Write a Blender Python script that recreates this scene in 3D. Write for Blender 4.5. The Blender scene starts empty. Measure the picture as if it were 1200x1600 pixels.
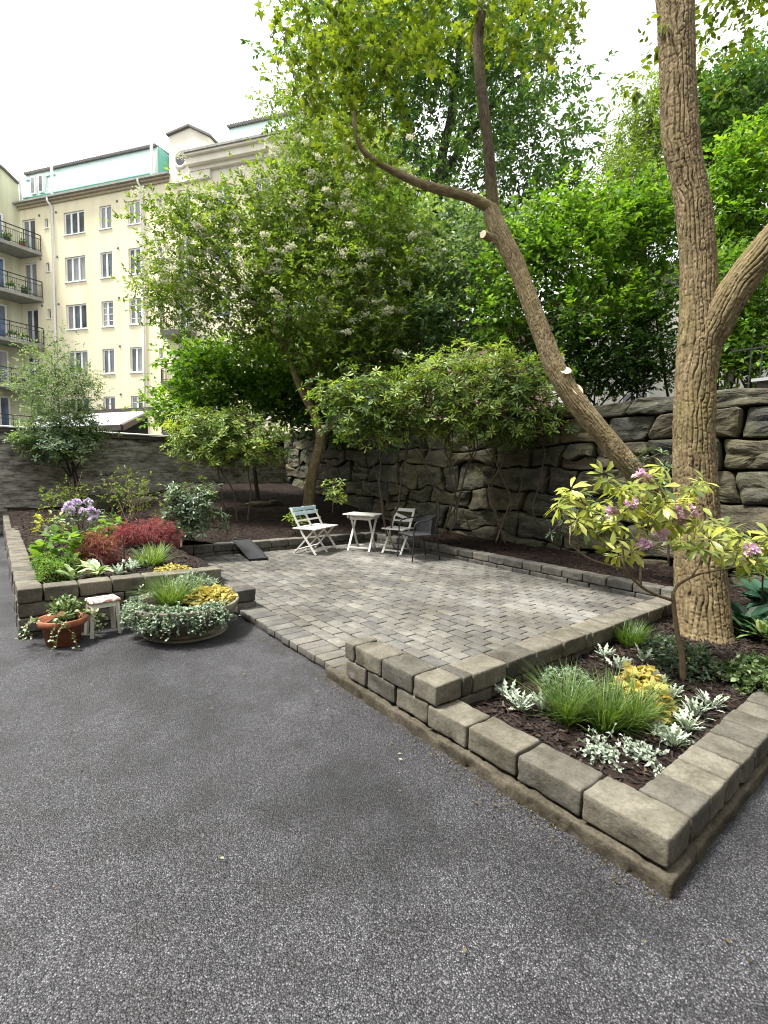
import bpy, math, random
import numpy as np
from mathutils import Vector, Matrix

sc = bpy.context.scene
R_ = math.radians

# ------------------------------------------------------------------ camera
FPX = 763.05                      # focal length in pixels of the 1200 px wide photograph
PITCH, ROLL, YAW, EYE = .084669, .0260144, .89589, 1.5
_f = np.array([math.cos(YAW)*math.cos(PITCH), math.sin(YAW)*math.cos(PITCH), -math.sin(PITCH)])
_r = np.array([math.sin(YAW), -math.cos(YAW), 0.]); _u = np.cross(_r, _f)
CR = math.cos(ROLL)*_r + math.sin(ROLL)*_u
CU = -math.sin(ROLL)*_r + math.cos(ROLL)*_u
CF = _f
cam_d = bpy.data.cameras.new('camera'); cam = bpy.data.objects.new('camera', cam_d)
sc.collection.objects.link(cam); sc.camera = cam
cam_d.sensor_fit = 'HORIZONTAL'; cam_d.sensor_width = 36; cam_d.lens = 36*FPX/1200
cam_d.clip_end = 500; cam_d.clip_start = .05
m = Matrix.Identity(4)
for i in range(3):
    m[i][0], m[i][1], m[i][2] = CR[i], CU[i], -CF[i]
m[2][3] = EYE
cam.matrix_world = m

# ------------------------------------------------------------------ world, sun, exposure
SUN_EL, SUN_AZ = R_(64), R_(150)     # azimuth measured from +X towards +Y, where the light comes from
world = bpy.data.worlds.new('World'); sc.world = world; world.use_nodes = True
wn = world.node_tree; wn.nodes.clear()
sky = wn.nodes.new('ShaderNodeTexSky'); sky.sky_type = 'NISHITA'; sky.sun_disc = False
sky.sun_elevation = SUN_EL; sky.sun_rotation = math.pi/2 - SUN_AZ
sky.air_density = 1.0; sky.dust_density = 4.0; sky.ozone_density = 1.0
hs = wn.nodes.new('ShaderNodeHueSaturation'); hs.inputs['Saturation'].default_value = .16
bg = wn.nodes.new('ShaderNodeBackground'); bg.inputs['Strength'].default_value = .05
wo = wn.nodes.new('ShaderNodeOutputWorld')
cl = wn.nodes.new('ShaderNodeMix'); cl.data_type = 'RGBA'; cl.inputs[0].default_value = .6; cl.inputs[7].default_value = (8.2, 8.3, 8.4, 1)   # even white cloud cover
wn.links.new(sky.outputs[0], hs.inputs['Color']); wn.links.new(hs.outputs[0], cl.inputs[6]); wn.links.new(cl.outputs[2], bg.inputs[0]); wn.links.new(bg.outputs[0], wo.inputs[0])
sd = bpy.data.lights.new('sun', 'SUN'); sd.energy = 1.5; sd.angle = R_(11); sd.color = (1, .965, .9)
sun = bpy.data.objects.new('sun', sd); sc.collection.objects.link(sun)
sdir = Vector((math.cos(SUN_EL)*math.cos(SUN_AZ), math.cos(SUN_EL)*math.sin(SUN_AZ), math.sin(SUN_EL)))
sun.rotation_euler = sdir.to_track_quat('Z', 'Y').to_euler(); sun.location = sdir*60
sc.view_settings.view_transform = 'Standard'; sc.view_settings.look = 'None'
sc.view_settings.gamma = 1; sc.view_settings.use_curve_mapping = False
sc.view_settings.exposure = 2.5
sc.render.film_transparent = False
sc.cycles.max_bounces = 6; sc.cycles.diffuse_bounces = 2; sc.cycles.glossy_bounces = 2
sc.cycles.transmission_bounces = 3; sc.cycles.transparent_max_bounces = 4
sc.cycles.use_denoising = True; sc.cycles.filter_width = 1.05
sc.cycles.caustics_reflective = False; sc.cycles.caustics_refractive = False

# ------------------------------------------------------------------ helpers
def A(*a): return np.array(a, float)
def W(x, y, w):
    "world point seen at photo pixel x,y at camera depth w (metres)"
    return A(0, 0, EYE) + w*(CF + CR*(x-600)/FPX - CU*(y-800)/FPX)
def G(x, y, z):
    "world point seen at photo pixel x,y lying at height z"
    d = CF + CR*(x-600)/FPX - CU*(y-800)/FPX
    return A(0, 0, EYE) + d*((z-EYE)/d[2])
def nrm(v): return v/np.maximum(np.linalg.norm(v, axis=-1, keepdims=True), 1e-9)

_tab = np.random.RandomState(7).rand(64, 64, 64)
def vnoise(P, seed=0):
    "smooth value noise in -1..1 for an (n,3) array"
    P = np.asarray(P, float) + A(seed*7.31, seed*3.17, seed*5.77)
    i = np.floor(P).astype(int); f = P-i; f = f*f*(3-2*f)
    i0 = i & 63; i1 = (i+1) & 63
    def t(a, b, c): return _tab[a, b, c]
    x0, y0, z0 = i0.T; x1, y1, z1 = i1.T; fx, fy, fz = f.T
    c00 = t(x0,y0,z0)*(1-fx)+t(x1,y0,z0)*fx; c10 = t(x0,y1,z0)*(1-fx)+t(x1,y1,z0)*fx
    c01 = t(x0,y0,z1)*(1-fx)+t(x1,y0,z1)*fx; c11 = t(x0,y1,z1)*(1-fx)+t(x1,y1,z1)*fx
    return ((c00*(1-fy)+c10*fy)*(1-fz)+(c01*(1-fy)+c11*fy)*fz)*2-1
def fbm(P, oct=3, seed=0):
    P = np.asarray(P, float); r = 0; a = 1.; s = 0
    for k in range(oct):
        r = r+a*vnoise(P*2**k, seed+k); s += a; a *= .5
    return r/s

COL = sc.collection; WM = {}
def link(name, data, parent=None, mat=None, basis=None, label=None, cat=None, group=None, kind=None):
    o = bpy.data.objects.new(name, data); COL.objects.link(o)
    b = basis if basis is not None else Matrix.Identity(4)
    if parent is not None:
        o.parent = parent; o.matrix_parent_inverse = WM[parent.name].inverted()
    o.matrix_basis = b; WM[o.name] = b.copy()
    if mat is not None and data is not None and len(data.materials) == 0: data.materials.append(mat)
    if label: o['label'] = label
    if cat: o['category'] = cat
    if group: o['group'] = group
    if kind: o['kind'] = kind
    return o
def thing(name, label, cat, loc, group=None, kind=None):
    return link(name, None, basis=Matrix.Translation(Vector([float(c) for c in loc])), label=label, cat=cat, group=group, kind=kind)
def mesh(name, V, faces, mat=None, smooth=False, uv=None, tint=None):
    "faces: array (n,k) or list of such arrays"
    V = np.asarray(V, float).reshape(-1, 3)
    fl = faces if isinstance(faces, list) else [faces]
    fl = [np.asarray(f, int) for f in fl if len(f)]
    me = bpy.data.meshes.new(name)
    loops = np.concatenate([f.ravel() for f in fl]).astype(np.int32)
    tot = np.concatenate([np.full(len(f), f.shape[1]) for f in fl]).astype(np.int32)
    st = np.concatenate([[0], np.cumsum(tot)[:-1]]).astype(np.int32)
    me.vertices.add(len(V)); me.vertices.foreach_set('co', V.ravel().astype(np.float32))
    me.loops.add(len(loops)); me.loops.foreach_set('vertex_index', loops)
    me.polygons.add(len(tot)); me.polygons.foreach_set('loop_start', st); me.polygons.foreach_set('loop_total', tot)
    me.polygons.foreach_set('use_smooth', np.full(len(tot), smooth))
    if uv is not None:
        l = me.uv_layers.new(name='UVMap'); l.data.foreach_set('uv', np.asarray(uv, np.float32)[loops].ravel())
    if tint is not None:
        a = me.attributes.new('tint', 'FLOAT', 'POINT'); a.data.foreach_set('value', np.asarray(tint, np.float32))
    me.update(calc_edges=True); me.validate()
    if mat is not None: me.materials.append(mat)
    return me
class MB:
    "collects boxes, quads, bars and tubes into one mesh"
    def __init__(s): s.V = []; s.F = {3: [], 4: []}; s.n = 0
    def add(s, V, faces):
        V = np.asarray(V, float).reshape(-1, 3); s.V.append(V)
        for f in (faces if isinstance(faces, list) else [faces]):
            f = np.asarray(f, int)
            if len(f): s.F[f.shape[1]].append(f+s.n)
        s.n += len(V); return s
    def hexa(s, c):                                    # 8 corners, bottom ring then top ring
        return s.add(c, np.array([[0,3,2,1],[4,5,6,7],[0,1,5,4],[1,2,6,5],[2,3,7,6],[3,0,4,7]]))
    def box(s, x0, x1, y0, y1, z0, z1):
        return s.hexa([(x0,y0,z0),(x1,y0,z0),(x1,y1,z0),(x0,y1,z0),(x0,y0,z1),(x1,y0,z1),(x1,y1,z1),(x0,y1,z1)])
    def bar(s, a, b, w, h, up=(0,0,1)):                # rectangular bar from a to b
        a = np.asarray(a, float); b = np.asarray(b, float); t = nrm(b-a); sd_ = np.cross(t, up)
        if np.linalg.norm(sd_) < 1e-3: sd_ = np.cross(t, (1,0,0))
        sd_ = nrm(sd_); u = np.cross(sd_, t)
        o = [(-1,-1),(1,-1),(1,1),(-1,1)]
        c = [a+sd_*w/2*i+u*h/2*j for i, j in o]+[b+sd_*w/2*i+u*h/2*j for i, j in o]
        return s.hexa(c)
    def tube(s, P, r, k=8, caps=True):
        V, F, _ = tube(P, r, k)
        s.add(V, F)
        if caps:
            n = len(V)//(k+1) if False else None
        return s
    def build(s, name, mat, parent=None, smooth=False, **kw):
        fs = [np.concatenate(f) for f in s.F.values() if f]
        return link(name, mesh(name, np.concatenate(s.V), fs, mat, smooth), parent, **kw)
def smoothpath(P, r, step):
    "Catmull-Rom resample of points and radii"
    P = np.asarray(P, float); r = np.asarray(r, float)
    Q = np.vstack([2*P[0]-P[1], P, 2*P[-1]-P[-2]]); q = np.concatenate([[r[0]], r, [r[-1]]])
    o = []; oo = []
    for i in range(1, len(Q)-2):
        n = max(1, int(math.ceil(np.linalg.norm(Q[i+1]-Q[i])/step)))
        for t in np.arange(n)/n:
            a, b, c, d = Q[i-1], Q[i], Q[i+1], Q[i+2]
            o.append(.5*(2*b+(c-a)*t+(2*a-5*b+4*c-d)*t*t+(3*b-a-3*c+d)*t**3))
            oo.append(q[i]*(1-t)+q[i+1]*t)
    o.append(P[-1]); oo.append(r[-1])
    return np.array(o), np.array(oo)
def tube(P, r, k=8, disp=None, close=True):
    "swept tube; returns verts, faces, uv in metres. disp(u,v)->radial offset"
    P = np.asarray(P, float); r = np.broadcast_to(np.asarray(r, float), (len(P),))
    T = nrm(np.gradient(P, axis=0)); n = len(P)
    N = np.zeros((n, 3)); x = np.cross(T[0], (0, 0, 1.)) if abs(T[0][2]) < .9 else np.cross(T[0], (1., 0, 0)); N[0] = nrm(x)
    for i in range(1, n):
        v = N[i-1]-T[i]*(N[i-1]@T[i]); N[i] = nrm(v)
    B = np.cross(T, N)
    L = np.concatenate([[0], np.cumsum(np.linalg.norm(np.diff(P, axis=0), axis=1))])
    th = np.linspace(0, 2*math.pi, k+1)[:-1]
    rr = np.repeat(r[:, None], k, 1)
    if disp is not None: rr = rr+disp(th[None, :].repeat(n, 0), L[:, None].repeat(k, 1), rr)
    V = P[:, None]+rr[..., None]*(np.cos(th)[None, :, None]*N[:, None]+np.sin(th)[None, :, None]*B[:, None])
    i = np.arange(n-1)[:, None]*k; j = np.arange(k)[None]; j2 = (j+1) % k
    F = np.stack([i+j, i+j2, i+k+j2, i+k+j], -1).reshape(-1, 4)
    uv = np.stack([th[None].repeat(n, 0)*rr.mean(), L[:, None].repeat(k, 1)], -1).reshape(-1, 2)
    V = V.reshape(-1, 3); fs = [F]
    if close:
        V = np.vstack([V, P[0], P[-1]]); uv = np.vstack([uv, (0, 0), (0, L[-1])])
        a = np.arange(k)
        fs.append(np.concatenate([np.stack([(a+1) % k, a, np.full(k, n*k)], -1), np.stack([(n-1)*k+a, (n-1)*k+(a+1) % k, np.full(k, n*k+1)], -1)]))
    return V, fs, uv
def lathe(prof, k=32, c=(0, 0, 0)):
    prof = np.asarray(prof, float); th = np.linspace(0, 2*math.pi, k+1)[:-1]; n = len(prof)
    V = np.stack([prof[:, :1]*np.cos(th), prof[:, :1]*np.sin(th), np.repeat(prof[:, 1:], k, 1)], -1).reshape(-1, 3)+np.asarray(c)
    i = np.arange(n-1)[:, None]*k; j = np.arange(k)[None]; j2 = (j+1) % k
    return V, np.stack([i+j, i+j2, i+k+j2, i+k+j], -1).reshape(-1, 4)

# ------------------------------------------------------------------ materials
def newmat(name):
    mt = bpy.data.materials.new(name); mt.use_nodes = True; nt = mt.node_tree; nt.nodes.clear()
    out = nt.nodes.new('ShaderNodeOutputMaterial'); bs = nt.nodes.new('ShaderNodeBsdfPrincipled')
    nt.links.new(bs.outputs[0], out.inputs[0])
    return mt, nt, bs, out
def nd(nt, t, **kw):
    n = nt.nodes.new(t)
    for k, v in kw.items():
        if k in n.inputs.keys() if hasattr(n.inputs, 'keys') else False: n.inputs[k].default_value = v
        else: setattr(n, k, v)
    return n
def L(nt, a, b): nt.links.new(a, b)
def ramp(nt, fac, stops):
    r = nt.nodes.new('ShaderNodeValToRGB'); e = r.color_ramp.elements
    while len(e) < len(stops): e.new(.5)
    for el, (p, c) in zip(e, stops): el.position = p; el.color = (*c, 1) if len(c) == 3 else c
    L(nt, fac, r.inputs[0]); return r.outputs[0]
def noise(nt, co, scale, detail=4, rough=.6):
    n = nt.nodes.new('ShaderNodeTexNoise'); n.inputs['Scale'].default_value = scale; n.inputs['Detail'].default_value = detail
    n.inputs['Roughness'].default_value = rough; L(nt, co, n.inputs['Vector']); return n.outputs['Fac']
def voro(nt, co, scale, feature='F1', out='Distance', rnd=1):
    n = nt.nodes.new('ShaderNodeTexVoronoi'); n.feature = feature; n.inputs['Scale'].default_value = scale; n.inputs['Randomness'].default_value = rnd
    L(nt, co, n.inputs['Vector']); return n.outputs[out]
def mapv(nt, co, s=(1, 1, 1), rot=(0, 0, 0), loc=(0, 0, 0)):
    n = nt.nodes.new('ShaderNodeMapping'); n.inputs['Scale'].default_value = s; n.inputs['Rotation'].default_value = rot; n.inputs['Location'].default_value = loc
    L(nt, co, n.inputs['Vector']); return n.outputs[0]
def mix(nt, fac, a, b, mode='MIX'):
    n = nt.nodes.new('ShaderNodeMix'); n.data_type = 'RGBA'; n.blend_type = mode
    for s, v in ((n.inputs[0], fac), (n.inputs[6], a), (n.inputs[7], b)):
        if isinstance(v, bpy.types.NodeSocket): L(nt, v, s)
        elif isinstance(v, (int, float)): s.default_value = v
        else: s.default_value = (*v, 1)
    return n.outputs[2]
def mathn(nt, op, a, b=0.):
    n = nt.nodes.new('ShaderNodeMath'); n.operation = op
    for s, v in ((n.inputs[0], a), (n.inputs[1], b)):
        if isinstance(v, bpy.types.NodeSocket): L(nt, v, s)
        else: s.default_value = v
    return n.outputs[0]
def bump(nt, h, strength, dist, prev=None):
    b = nt.nodes.new('ShaderNodeBump'); b.inputs['Strength'].default_value = strength; b.inputs['Distance'].default_value = dist
    L(nt, h, b.inputs['Height'])
    if prev: L(nt, prev, b.inputs['Normal'])
    return b.outputs[0]
def pos(nt): return nt.nodes.new('ShaderNodeNewGeometry').outputs['Position']
def obj_rand(nt): return nt.nodes.new('ShaderNodeObjectInfo').outputs['Random']

def mat_plain(name, col, rough=.6, var=.12, scale=9, bumpy=.15, metal=0., spec=.4):
    mt, nt, bs, _ = newmat(name); p = pos(nt)
    n = noise(nt, p, scale, 5)
    c = ramp(nt, n, [(.25, tuple(v*(1-var) for v in col)), (.75, tuple(min(1, v*(1+var)) for v in col))])
    L(nt, c, bs.inputs['Base Color']); bs.inputs['Roughness'].default_value = rough; bs.inputs['Metallic'].default_value = metal
    bs.inputs['Specular IOR Level'].default_value = spec
    if bumpy: L(nt, bump(nt, noise(nt, p, scale*8, 3), bumpy, .01), bs.inputs['Normal'])
    return mt
def mat_asphalt():
    mt, nt, bs, _ = newmat('asphalt'); p = pos(nt)
    v = nt.nodes.new('ShaderNodeTexVoronoi'); v.inputs['Scale'].default_value = 185; L(nt, p, v.inputs['Vector'])
    sep = nt.nodes.new('ShaderNodeSeparateColor'); L(nt, v.outputs['Color'], sep.inputs[0])
    chip = ramp(nt, sep.outputs[0], [(0, (.017, .0168, .0185)), (.4, (.055, .0545, .06)), (.75, (.118, .117, .125)), (.94, (.18, .178, .186)), (1, (.28, .277, .285))])
    # dark binder between chips
    ed = ramp(nt, v.outputs['Distance'], [(.3, (1, 1, 1)), (.62, (.22, .22, .22))])
    c = mix(nt, 1., chip, ed, 'MULTIPLY')
    big = noise(nt, p, .9, 4, .62)
    tone = ramp(nt, big, [(.32, (.38, .38, .395)), (.47, (.85, .85, .88)), (.7, (1.25, 1.25, 1.3))])
    c = mix(nt, 1., c, tone, 'MULTIPLY')
    mid = ramp(nt, noise(nt, p, 4.5, 3), [(.35, (.75, .74, .73)), (.65, (1.12, 1.12, 1.13))])
    c = mix(nt, 1., c, mid, 'MULTIPLY')
    L(nt, c, bs.inputs['Base Color'])
    L(nt, ramp(nt, big, [(.35, (.42,)*3), (.6, (.62,)*3)]), bs.inputs['Roughness'])
    h = mathn(nt, 'MULTIPLY', sep.outputs[1], mathn(nt, 'SUBTRACT', .8, v.outputs['Distance']))
    L(nt, bump(nt, h, .9, .006, bump(nt, noise(nt, p, 30, 3), .3, .01)), bs.inputs['Normal'])
    return mt
def mat_block(name, c0, c1, c2, speck=.5):
    "tumbled concrete: mottled, speckled, each block its own tone"
    mt, nt, bs, _ = newmat(name); p = pos(nt); r = obj_rand(nt)
    off = nt.nodes.new('ShaderNodeVectorMath'); off.operation = 'ADD'; L(nt, p, off.inputs[0])
    cmb = nt.nodes.new('ShaderNodeCombineXYZ'); L(nt, mathn(nt, 'MULTIPLY', r, 31.), cmb.inputs[0]); L(nt, cmb.outputs[0], off.inputs[1])
    q = off.outputs[0]
    n1 = noise(nt, q, 7, 6, .65); n2 = noise(nt, q, 60, 4, .7)
    c = ramp(nt, n1, [(.25, c0), (.5, c1), (.75, c2)])
    c = mix(nt, 1., c, ramp(nt, r, [(0, (.62, .62, .63)), (.35, (.95, .93, .9)), (.7, (1.06, 1.04, .98)), (1, (1.22, 1.2, 1.14))]), 'MULTIPLY')
    c = mix(nt, speck, c, ramp(nt, n2, [(.3, (.45, .44, .42)), (.5, (1, 1, 1)), (.72, (1.5, 1.48, 1.42))]), 'MULTIPLY')
    pits = ramp(nt, voro(nt, q, 95), [(.06, (.3, .28, .25)), (.16, (1, 1, 1))])
    c = mix(nt, .6, c, pits, 'MULTIPLY')
    stain = ramp(nt, noise(nt, q, 3.2, 4, .6), [(.5, (1, 1, 1)), (.72, (.55, .53, .46))])
    c = mix(nt, .8, c, stain, 'MULTIPLY')
    L(nt, c, bs.inputs['Base Color']); bs.inputs['Roughness'].default_value = .86; bs.inputs['Specular IOR Level'].default_value = .25
    L(nt, bump(nt, n2, .55, .006, bump(nt, noise(nt, q, 18, 4), .5, .012)), bs.inputs['Normal'])
    return mt
def mat_paver():
    mt, nt, bs, _ = newmat('paver_concrete'); p = pos(nt)
    g = nt.nodes.new('ShaderNodeAttribute'); g.attribute_name = 'tint'
    r = mathn(nt, 'FRACT', mathn(nt, 'ADD', obj_rand(nt), g.outputs['Fac']))
    c = ramp(nt, noise(nt, p, 9, 5, .65), [(.28, (.105, .1, .092)), (.52, (.152, .147, .135)), (.75, (.2, .194, .178))])
    c = mix(nt, 1., c, ramp(nt, r, [(0, (.72, .72, .74)), (.4, (.95, .94, .92)), (.8, (1.05, 1.04, 1.0)), (1, (1.28, 1.25, 1.18))]), 'MULTIPLY')
    c = mix(nt, .5, c, ramp(nt, noise(nt, p, 90, 3, .7), [(.3, (.5, .5, .5)), (.5, (1, 1, 1)), (.72, (1.4, 1.4, 1.4))]), 'MULTIPLY')
    # pale dapples of sunlight painted into the colour of the far patio
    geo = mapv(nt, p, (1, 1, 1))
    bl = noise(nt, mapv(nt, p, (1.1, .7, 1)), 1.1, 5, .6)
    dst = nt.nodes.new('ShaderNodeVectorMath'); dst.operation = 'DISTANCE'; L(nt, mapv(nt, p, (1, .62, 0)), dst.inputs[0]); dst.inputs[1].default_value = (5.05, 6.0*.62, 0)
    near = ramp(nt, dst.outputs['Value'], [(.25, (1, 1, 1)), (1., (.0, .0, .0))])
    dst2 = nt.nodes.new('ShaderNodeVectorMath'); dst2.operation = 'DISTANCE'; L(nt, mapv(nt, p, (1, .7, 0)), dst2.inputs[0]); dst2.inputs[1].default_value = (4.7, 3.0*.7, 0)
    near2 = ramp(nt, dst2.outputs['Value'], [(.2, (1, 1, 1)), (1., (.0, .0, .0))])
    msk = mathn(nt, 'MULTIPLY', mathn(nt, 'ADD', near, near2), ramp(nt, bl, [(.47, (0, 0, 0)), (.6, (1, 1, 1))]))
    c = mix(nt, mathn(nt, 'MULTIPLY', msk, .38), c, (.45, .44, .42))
    dirt = ramp(nt, noise(nt, p, 1.3, 4, .6), [(.38, (.62, .6, .56)), (.6, (1.05, 1.05, 1.04))])
    c = mix(nt, .8, c, dirt, 'MULTIPLY')
    L(nt, c, bs.inputs['Base Color']); bs.inputs['Roughness'].default_value = .8; bs.inputs['Specular IOR Level'].default_value = .3
    L(nt, bump(nt, noise(nt, p, 110, 3), .4, .004), bs.inputs['Normal'])
    return mt
def mat_boulder():
    mt, nt, bs, _ = newmat('boulder_stone'); p = pos(nt); r = obj_rand(nt)
    q = mapv(nt, p, (1, .6, 1.5), (.25, .1, 0))
    c = ramp(nt, noise(nt, q, 4.5, 7, .68), [(.25, (.026, .025, .021)), (.48, (.072, .069, .057)), (.62, (.125, .118, .096)), (.8, (.25, .24, .195))])
    c = mix(nt, 1., c, ramp(nt, r, [(0, (.62, .64, .66)), (.3, (.9, .92, .9)), (.55, (1.1, 1.05, .9)), (.8, (1.15, 1, .78)), (1, (1.35, 1.3, 1.2))]), 'MULTIPLY')
    moss = ramp(nt, noise(nt, p, 2.1, 5, .65), [(.44, (0, 0, 0)), (.64, (1, 1, 1))])
    c = mix(nt, mathn(nt, 'MULTIPLY', moss, .6), c, (.1, .1, .042))
    lich = ramp(nt, noise(nt, p, 16, 4, .7), [(.62, (0, 0, 0)), (.7, (1, 1, 1))])
    c = mix(nt, mathn(nt, 'MULTIPLY', lich, .35), c, (.38, .38, .33))
    L(nt, c, bs.inputs['Base Color']); bs.inputs['Roughness'].default_value = .82; bs.inputs['Specular IOR Level'].default_value = .3
    L(nt, bump(nt, noise(nt, mapv(nt, p, (1, .7, 2.2), (.4, 0, 0)), 7, 8, .7), .7, .04, bump(nt, noise(nt, p, 40, 4), .5, .01)), bs.inputs['Normal'])
    return mt
def mat_bark(name, cols, su=22, sv=7, strength=1., dist=.02):
    mt, nt, bs, _ = newmat(name); uv = nt.nodes.new('ShaderNodeTexCoord').outputs['UV']; p = pos(nt)
    wob = nt.nodes.new('ShaderNodeVectorMath'); wob.operation = 'MULTIPLY_ADD'
    nn = nt.nodes.new('ShaderNodeTexNoise'); nn.inputs['Scale'].default_value = 9; L(nt, uv, nn.inputs['Vector'])
    L(nt, nn.outputs['Color'], wob.inputs[0]); wob.inputs[1].default_value = (.05, .05, 0); L(nt, uv, wob.inputs[2])
    q = mapv(nt, wob.outputs[0], (su, sv, 1))
    e = voro(nt, q, 1, 'DISTANCE_TO_EDGE'); e2 = voro(nt, mapv(nt, wob.outputs[0], (su*2.3, sv*1.5, 1)), 1, 'DISTANCE_TO_EDGE')
    v = nt.nodes.new('ShaderNodeTexVoronoi'); v.inputs['Scale'].default_value = 1; L(nt, q, v.inputs['Vector'])
    sep = nt.nodes.new('ShaderNodeSeparateColor'); L(nt, v.outputs['Color'], sep.inputs[0])
    c = ramp(nt, noise(nt, mapv(nt, uv, (1, .35, 1)), 14, 6, .7), [(.25, cols[0]), (.5, cols[1]), (.78, cols[2])])
    c = mix(nt, .7, c, ramp(nt, sep.outputs[0], [(0, (.7, .68, .66)), (1, (1.3, 1.28, 1.25))]), 'MULTIPLY')
    c = mix(nt, .85, c, ramp(nt, noise(nt, mapv(nt, uv, (70, 9, 1)), 1, 5, .7), [(.32, (.42, .38, .34)), (.52, (1, 1, 1)), (.7, (1.35, 1.33, 1.28))]), 'MULTIPLY')
    moss = ramp(nt, noise(nt, p, 1.7, 4, .6), [(.48, (0, 0, 0)), (.7, (1, 1, 1))])
    c = mix(nt, mathn(nt, 'MULTIPLY', moss, .35), c, (.17, .15, .05))
    L(nt, c, bs.inputs['Base Color']); bs.inputs['Roughness'].default_value = .9; bs.inputs['Specular IOR Level'].default_value = .15
    L(nt, bump(nt, noise(nt, mapv(nt, uv, (90, 22, 1)), 1, 5), strength, dist), bs.inputs['Normal'])
    return mt
def mat_leaf(name, stops, transl=.4, rough=.42, tcol=None, spec=.35):
    mt, nt, bs, out = newmat(name)
    g = nt.nodes.new('ShaderNodeAttribute'); g.attribute_name = 'tint'
    c = ramp(nt, g.outputs['Fac'], stops)
    L(nt, c, bs.inputs['Base Color']); bs.inputs['Roughness'].default_value = rough; bs.inputs['Specular IOR Level'].default_value = spec
    tr = nt.nodes.new('ShaderNodeBsdfTranslucent'); L(nt, mix(nt, 1., c, tcol or (1.5, 1.45, .55), 'MULTIPLY'), tr.inputs[0])
    ms = nt.nodes.new('ShaderNodeMixShader'); ms.inputs[0].default_value = transl
    L(nt, bs.outputs[0], ms.inputs[1]); L(nt, tr.outputs[0], ms.inputs[2]); L(nt, ms.outputs[0], out.inputs[0])
    return mt
def mat_mulch():
    mt, nt, bs, _ = newmat('bark_mulch'); p = pos(nt)
    v = nt.nodes.new('ShaderNodeTexVoronoi'); v.inputs['Scale'].default_value = 55; L(nt, mapv(nt, p, (1, .6, 1), (0, 0, .6)), v.inputs['Vector'])
    sep = nt.nodes.new('ShaderNodeSeparateColor'); L(nt, v.outputs['Color'], sep.inputs[0])
    c = ramp(nt, sep.outputs[0], [(0, (.006, .004, .003)), (.5, (.016, .0095, .007)), (.85, (.03, .018, .0125)), (1, (.052, .033, .024))])
    c = mix(nt, .7, c, ramp(nt, noise(nt, p, 3, 4), [(.3, (.6, .6, .6)), (.7, (1.3, 1.25, 1.2))]), 'MULTIPLY')
    L(nt, c, bs.inputs['Base Color']); bs.inputs['Roughness'].default_value = .88; bs.inputs['Specular IOR Level'].default_value = .2
    L(nt, bump(nt, sep.outputs[1], .8, .012, bump(nt, noise(nt, p, 25, 5), .7, .02)), bs.inputs['Normal'])
    return mt
def mat_chip():
    mt, nt, bs, _ = newmat('bark_chip')
    g = nt.nodes.new('ShaderNodeAttribute'); g.attribute_name = 'tint'
    L(nt, ramp(nt, g.outputs['Fac'], [(0, (.01, .006, .0045)), (.6, (.027, .0155, .011)), (.9, (.055, .034, .024)), (1, (.12, .085, .06))]), bs.inputs['Base Color'])
    bs.inputs['Roughness'].default_value = .85; return mt
def mat_oldwall():
    mt, nt, bs, _ = newmat('weathered_render'); p = pos(nt)
    q = mapv(nt, p, (1, 1, 2.1))
    c = ramp(nt, noise(nt, q, 2.6, 9, .74), [(.36, (.16, .15, .135)), (.46, (.36, .34, .305)), (.56, (.55, .52, .465)), (.7, (.7, .66, .59))])
    st = ramp(nt, noise(nt, mapv(nt, p, (1.3, 1.3, 7)), 3.2, 8, .75), [(.42, (.3, .29, .27)), (.52, (1, 1, 1))])          # flaked courses showing through
    c = mix(nt, .8, c, st, 'MULTIPLY')
    moss = ramp(nt, noise(nt, p, 1.1, 5, .65), [(.55, (0, 0, 0)), (.7, (1, 1, 1))])
    c = mix(nt, mathn(nt, 'MULTIPLY', moss, .5), c, (.2, .2, .13))
    L(nt, c, bs.inputs['Base Color']); bs.inputs['Roughness'].default_value = .9; bs.inputs['Specular IOR Level'].default_value = .2
    L(nt, bump(nt, noise(nt, mapv(nt, p, (1, 1, 3)), 9, 7, .75), .9, .04), bs.inputs['Normal']); return mt
def mat_facade(name, col, dirt=.25):
    mt, nt, bs, _ = newmat(name); p = pos(nt)
    c = ramp(nt, noise(nt, p, .5, 5, .6), [(.3, tuple(v*.88 for v in col)), (.7, col)])
    st = ramp(nt, noise(nt, mapv(nt, p, (1.6, 1.6, .12)), 1., 4, .6), [(.42, (1-dirt, 1-dirt*1.05, 1-dirt*1.2)), (.6, (1, 1, 1))])
    c = mix(nt, .7, c, st, 'MULTIPLY')
    L(nt, c, bs.inputs['Base Color']); bs.inputs['Roughness'].default_value = .92; bs.inputs['Specular IOR Level'].default_value = .15
    L(nt, bump(nt, noise(nt, p, 25, 4), .25, .01), bs.inputs['Normal']); return mt
def mat_glass(name, col=(.06, .075, .09)):
    mt, nt, bs, _ = newmat(name); p = pos(nt); r = obj_rand(nt)
    c = ramp(nt, noise(nt, p, .9, 2), [(.35, tuple(c*.5 for c in col)), (.65, tuple(c*1.8 for c in col))])
    k = ramp(nt, r, [(.4, (0, 0, 0)), (.75, (1, 1, 1))])
    L(nt, mix(nt, mathn(nt, 'MULTIPLY', k, .55), c, (.42, .42, .4)), bs.inputs['Base Color'])          # pale curtains behind some panes
    bs.inputs['Roughness'].default_value = .06; bs.inputs['Specular IOR Level'].default_value = .6; return mt
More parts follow.
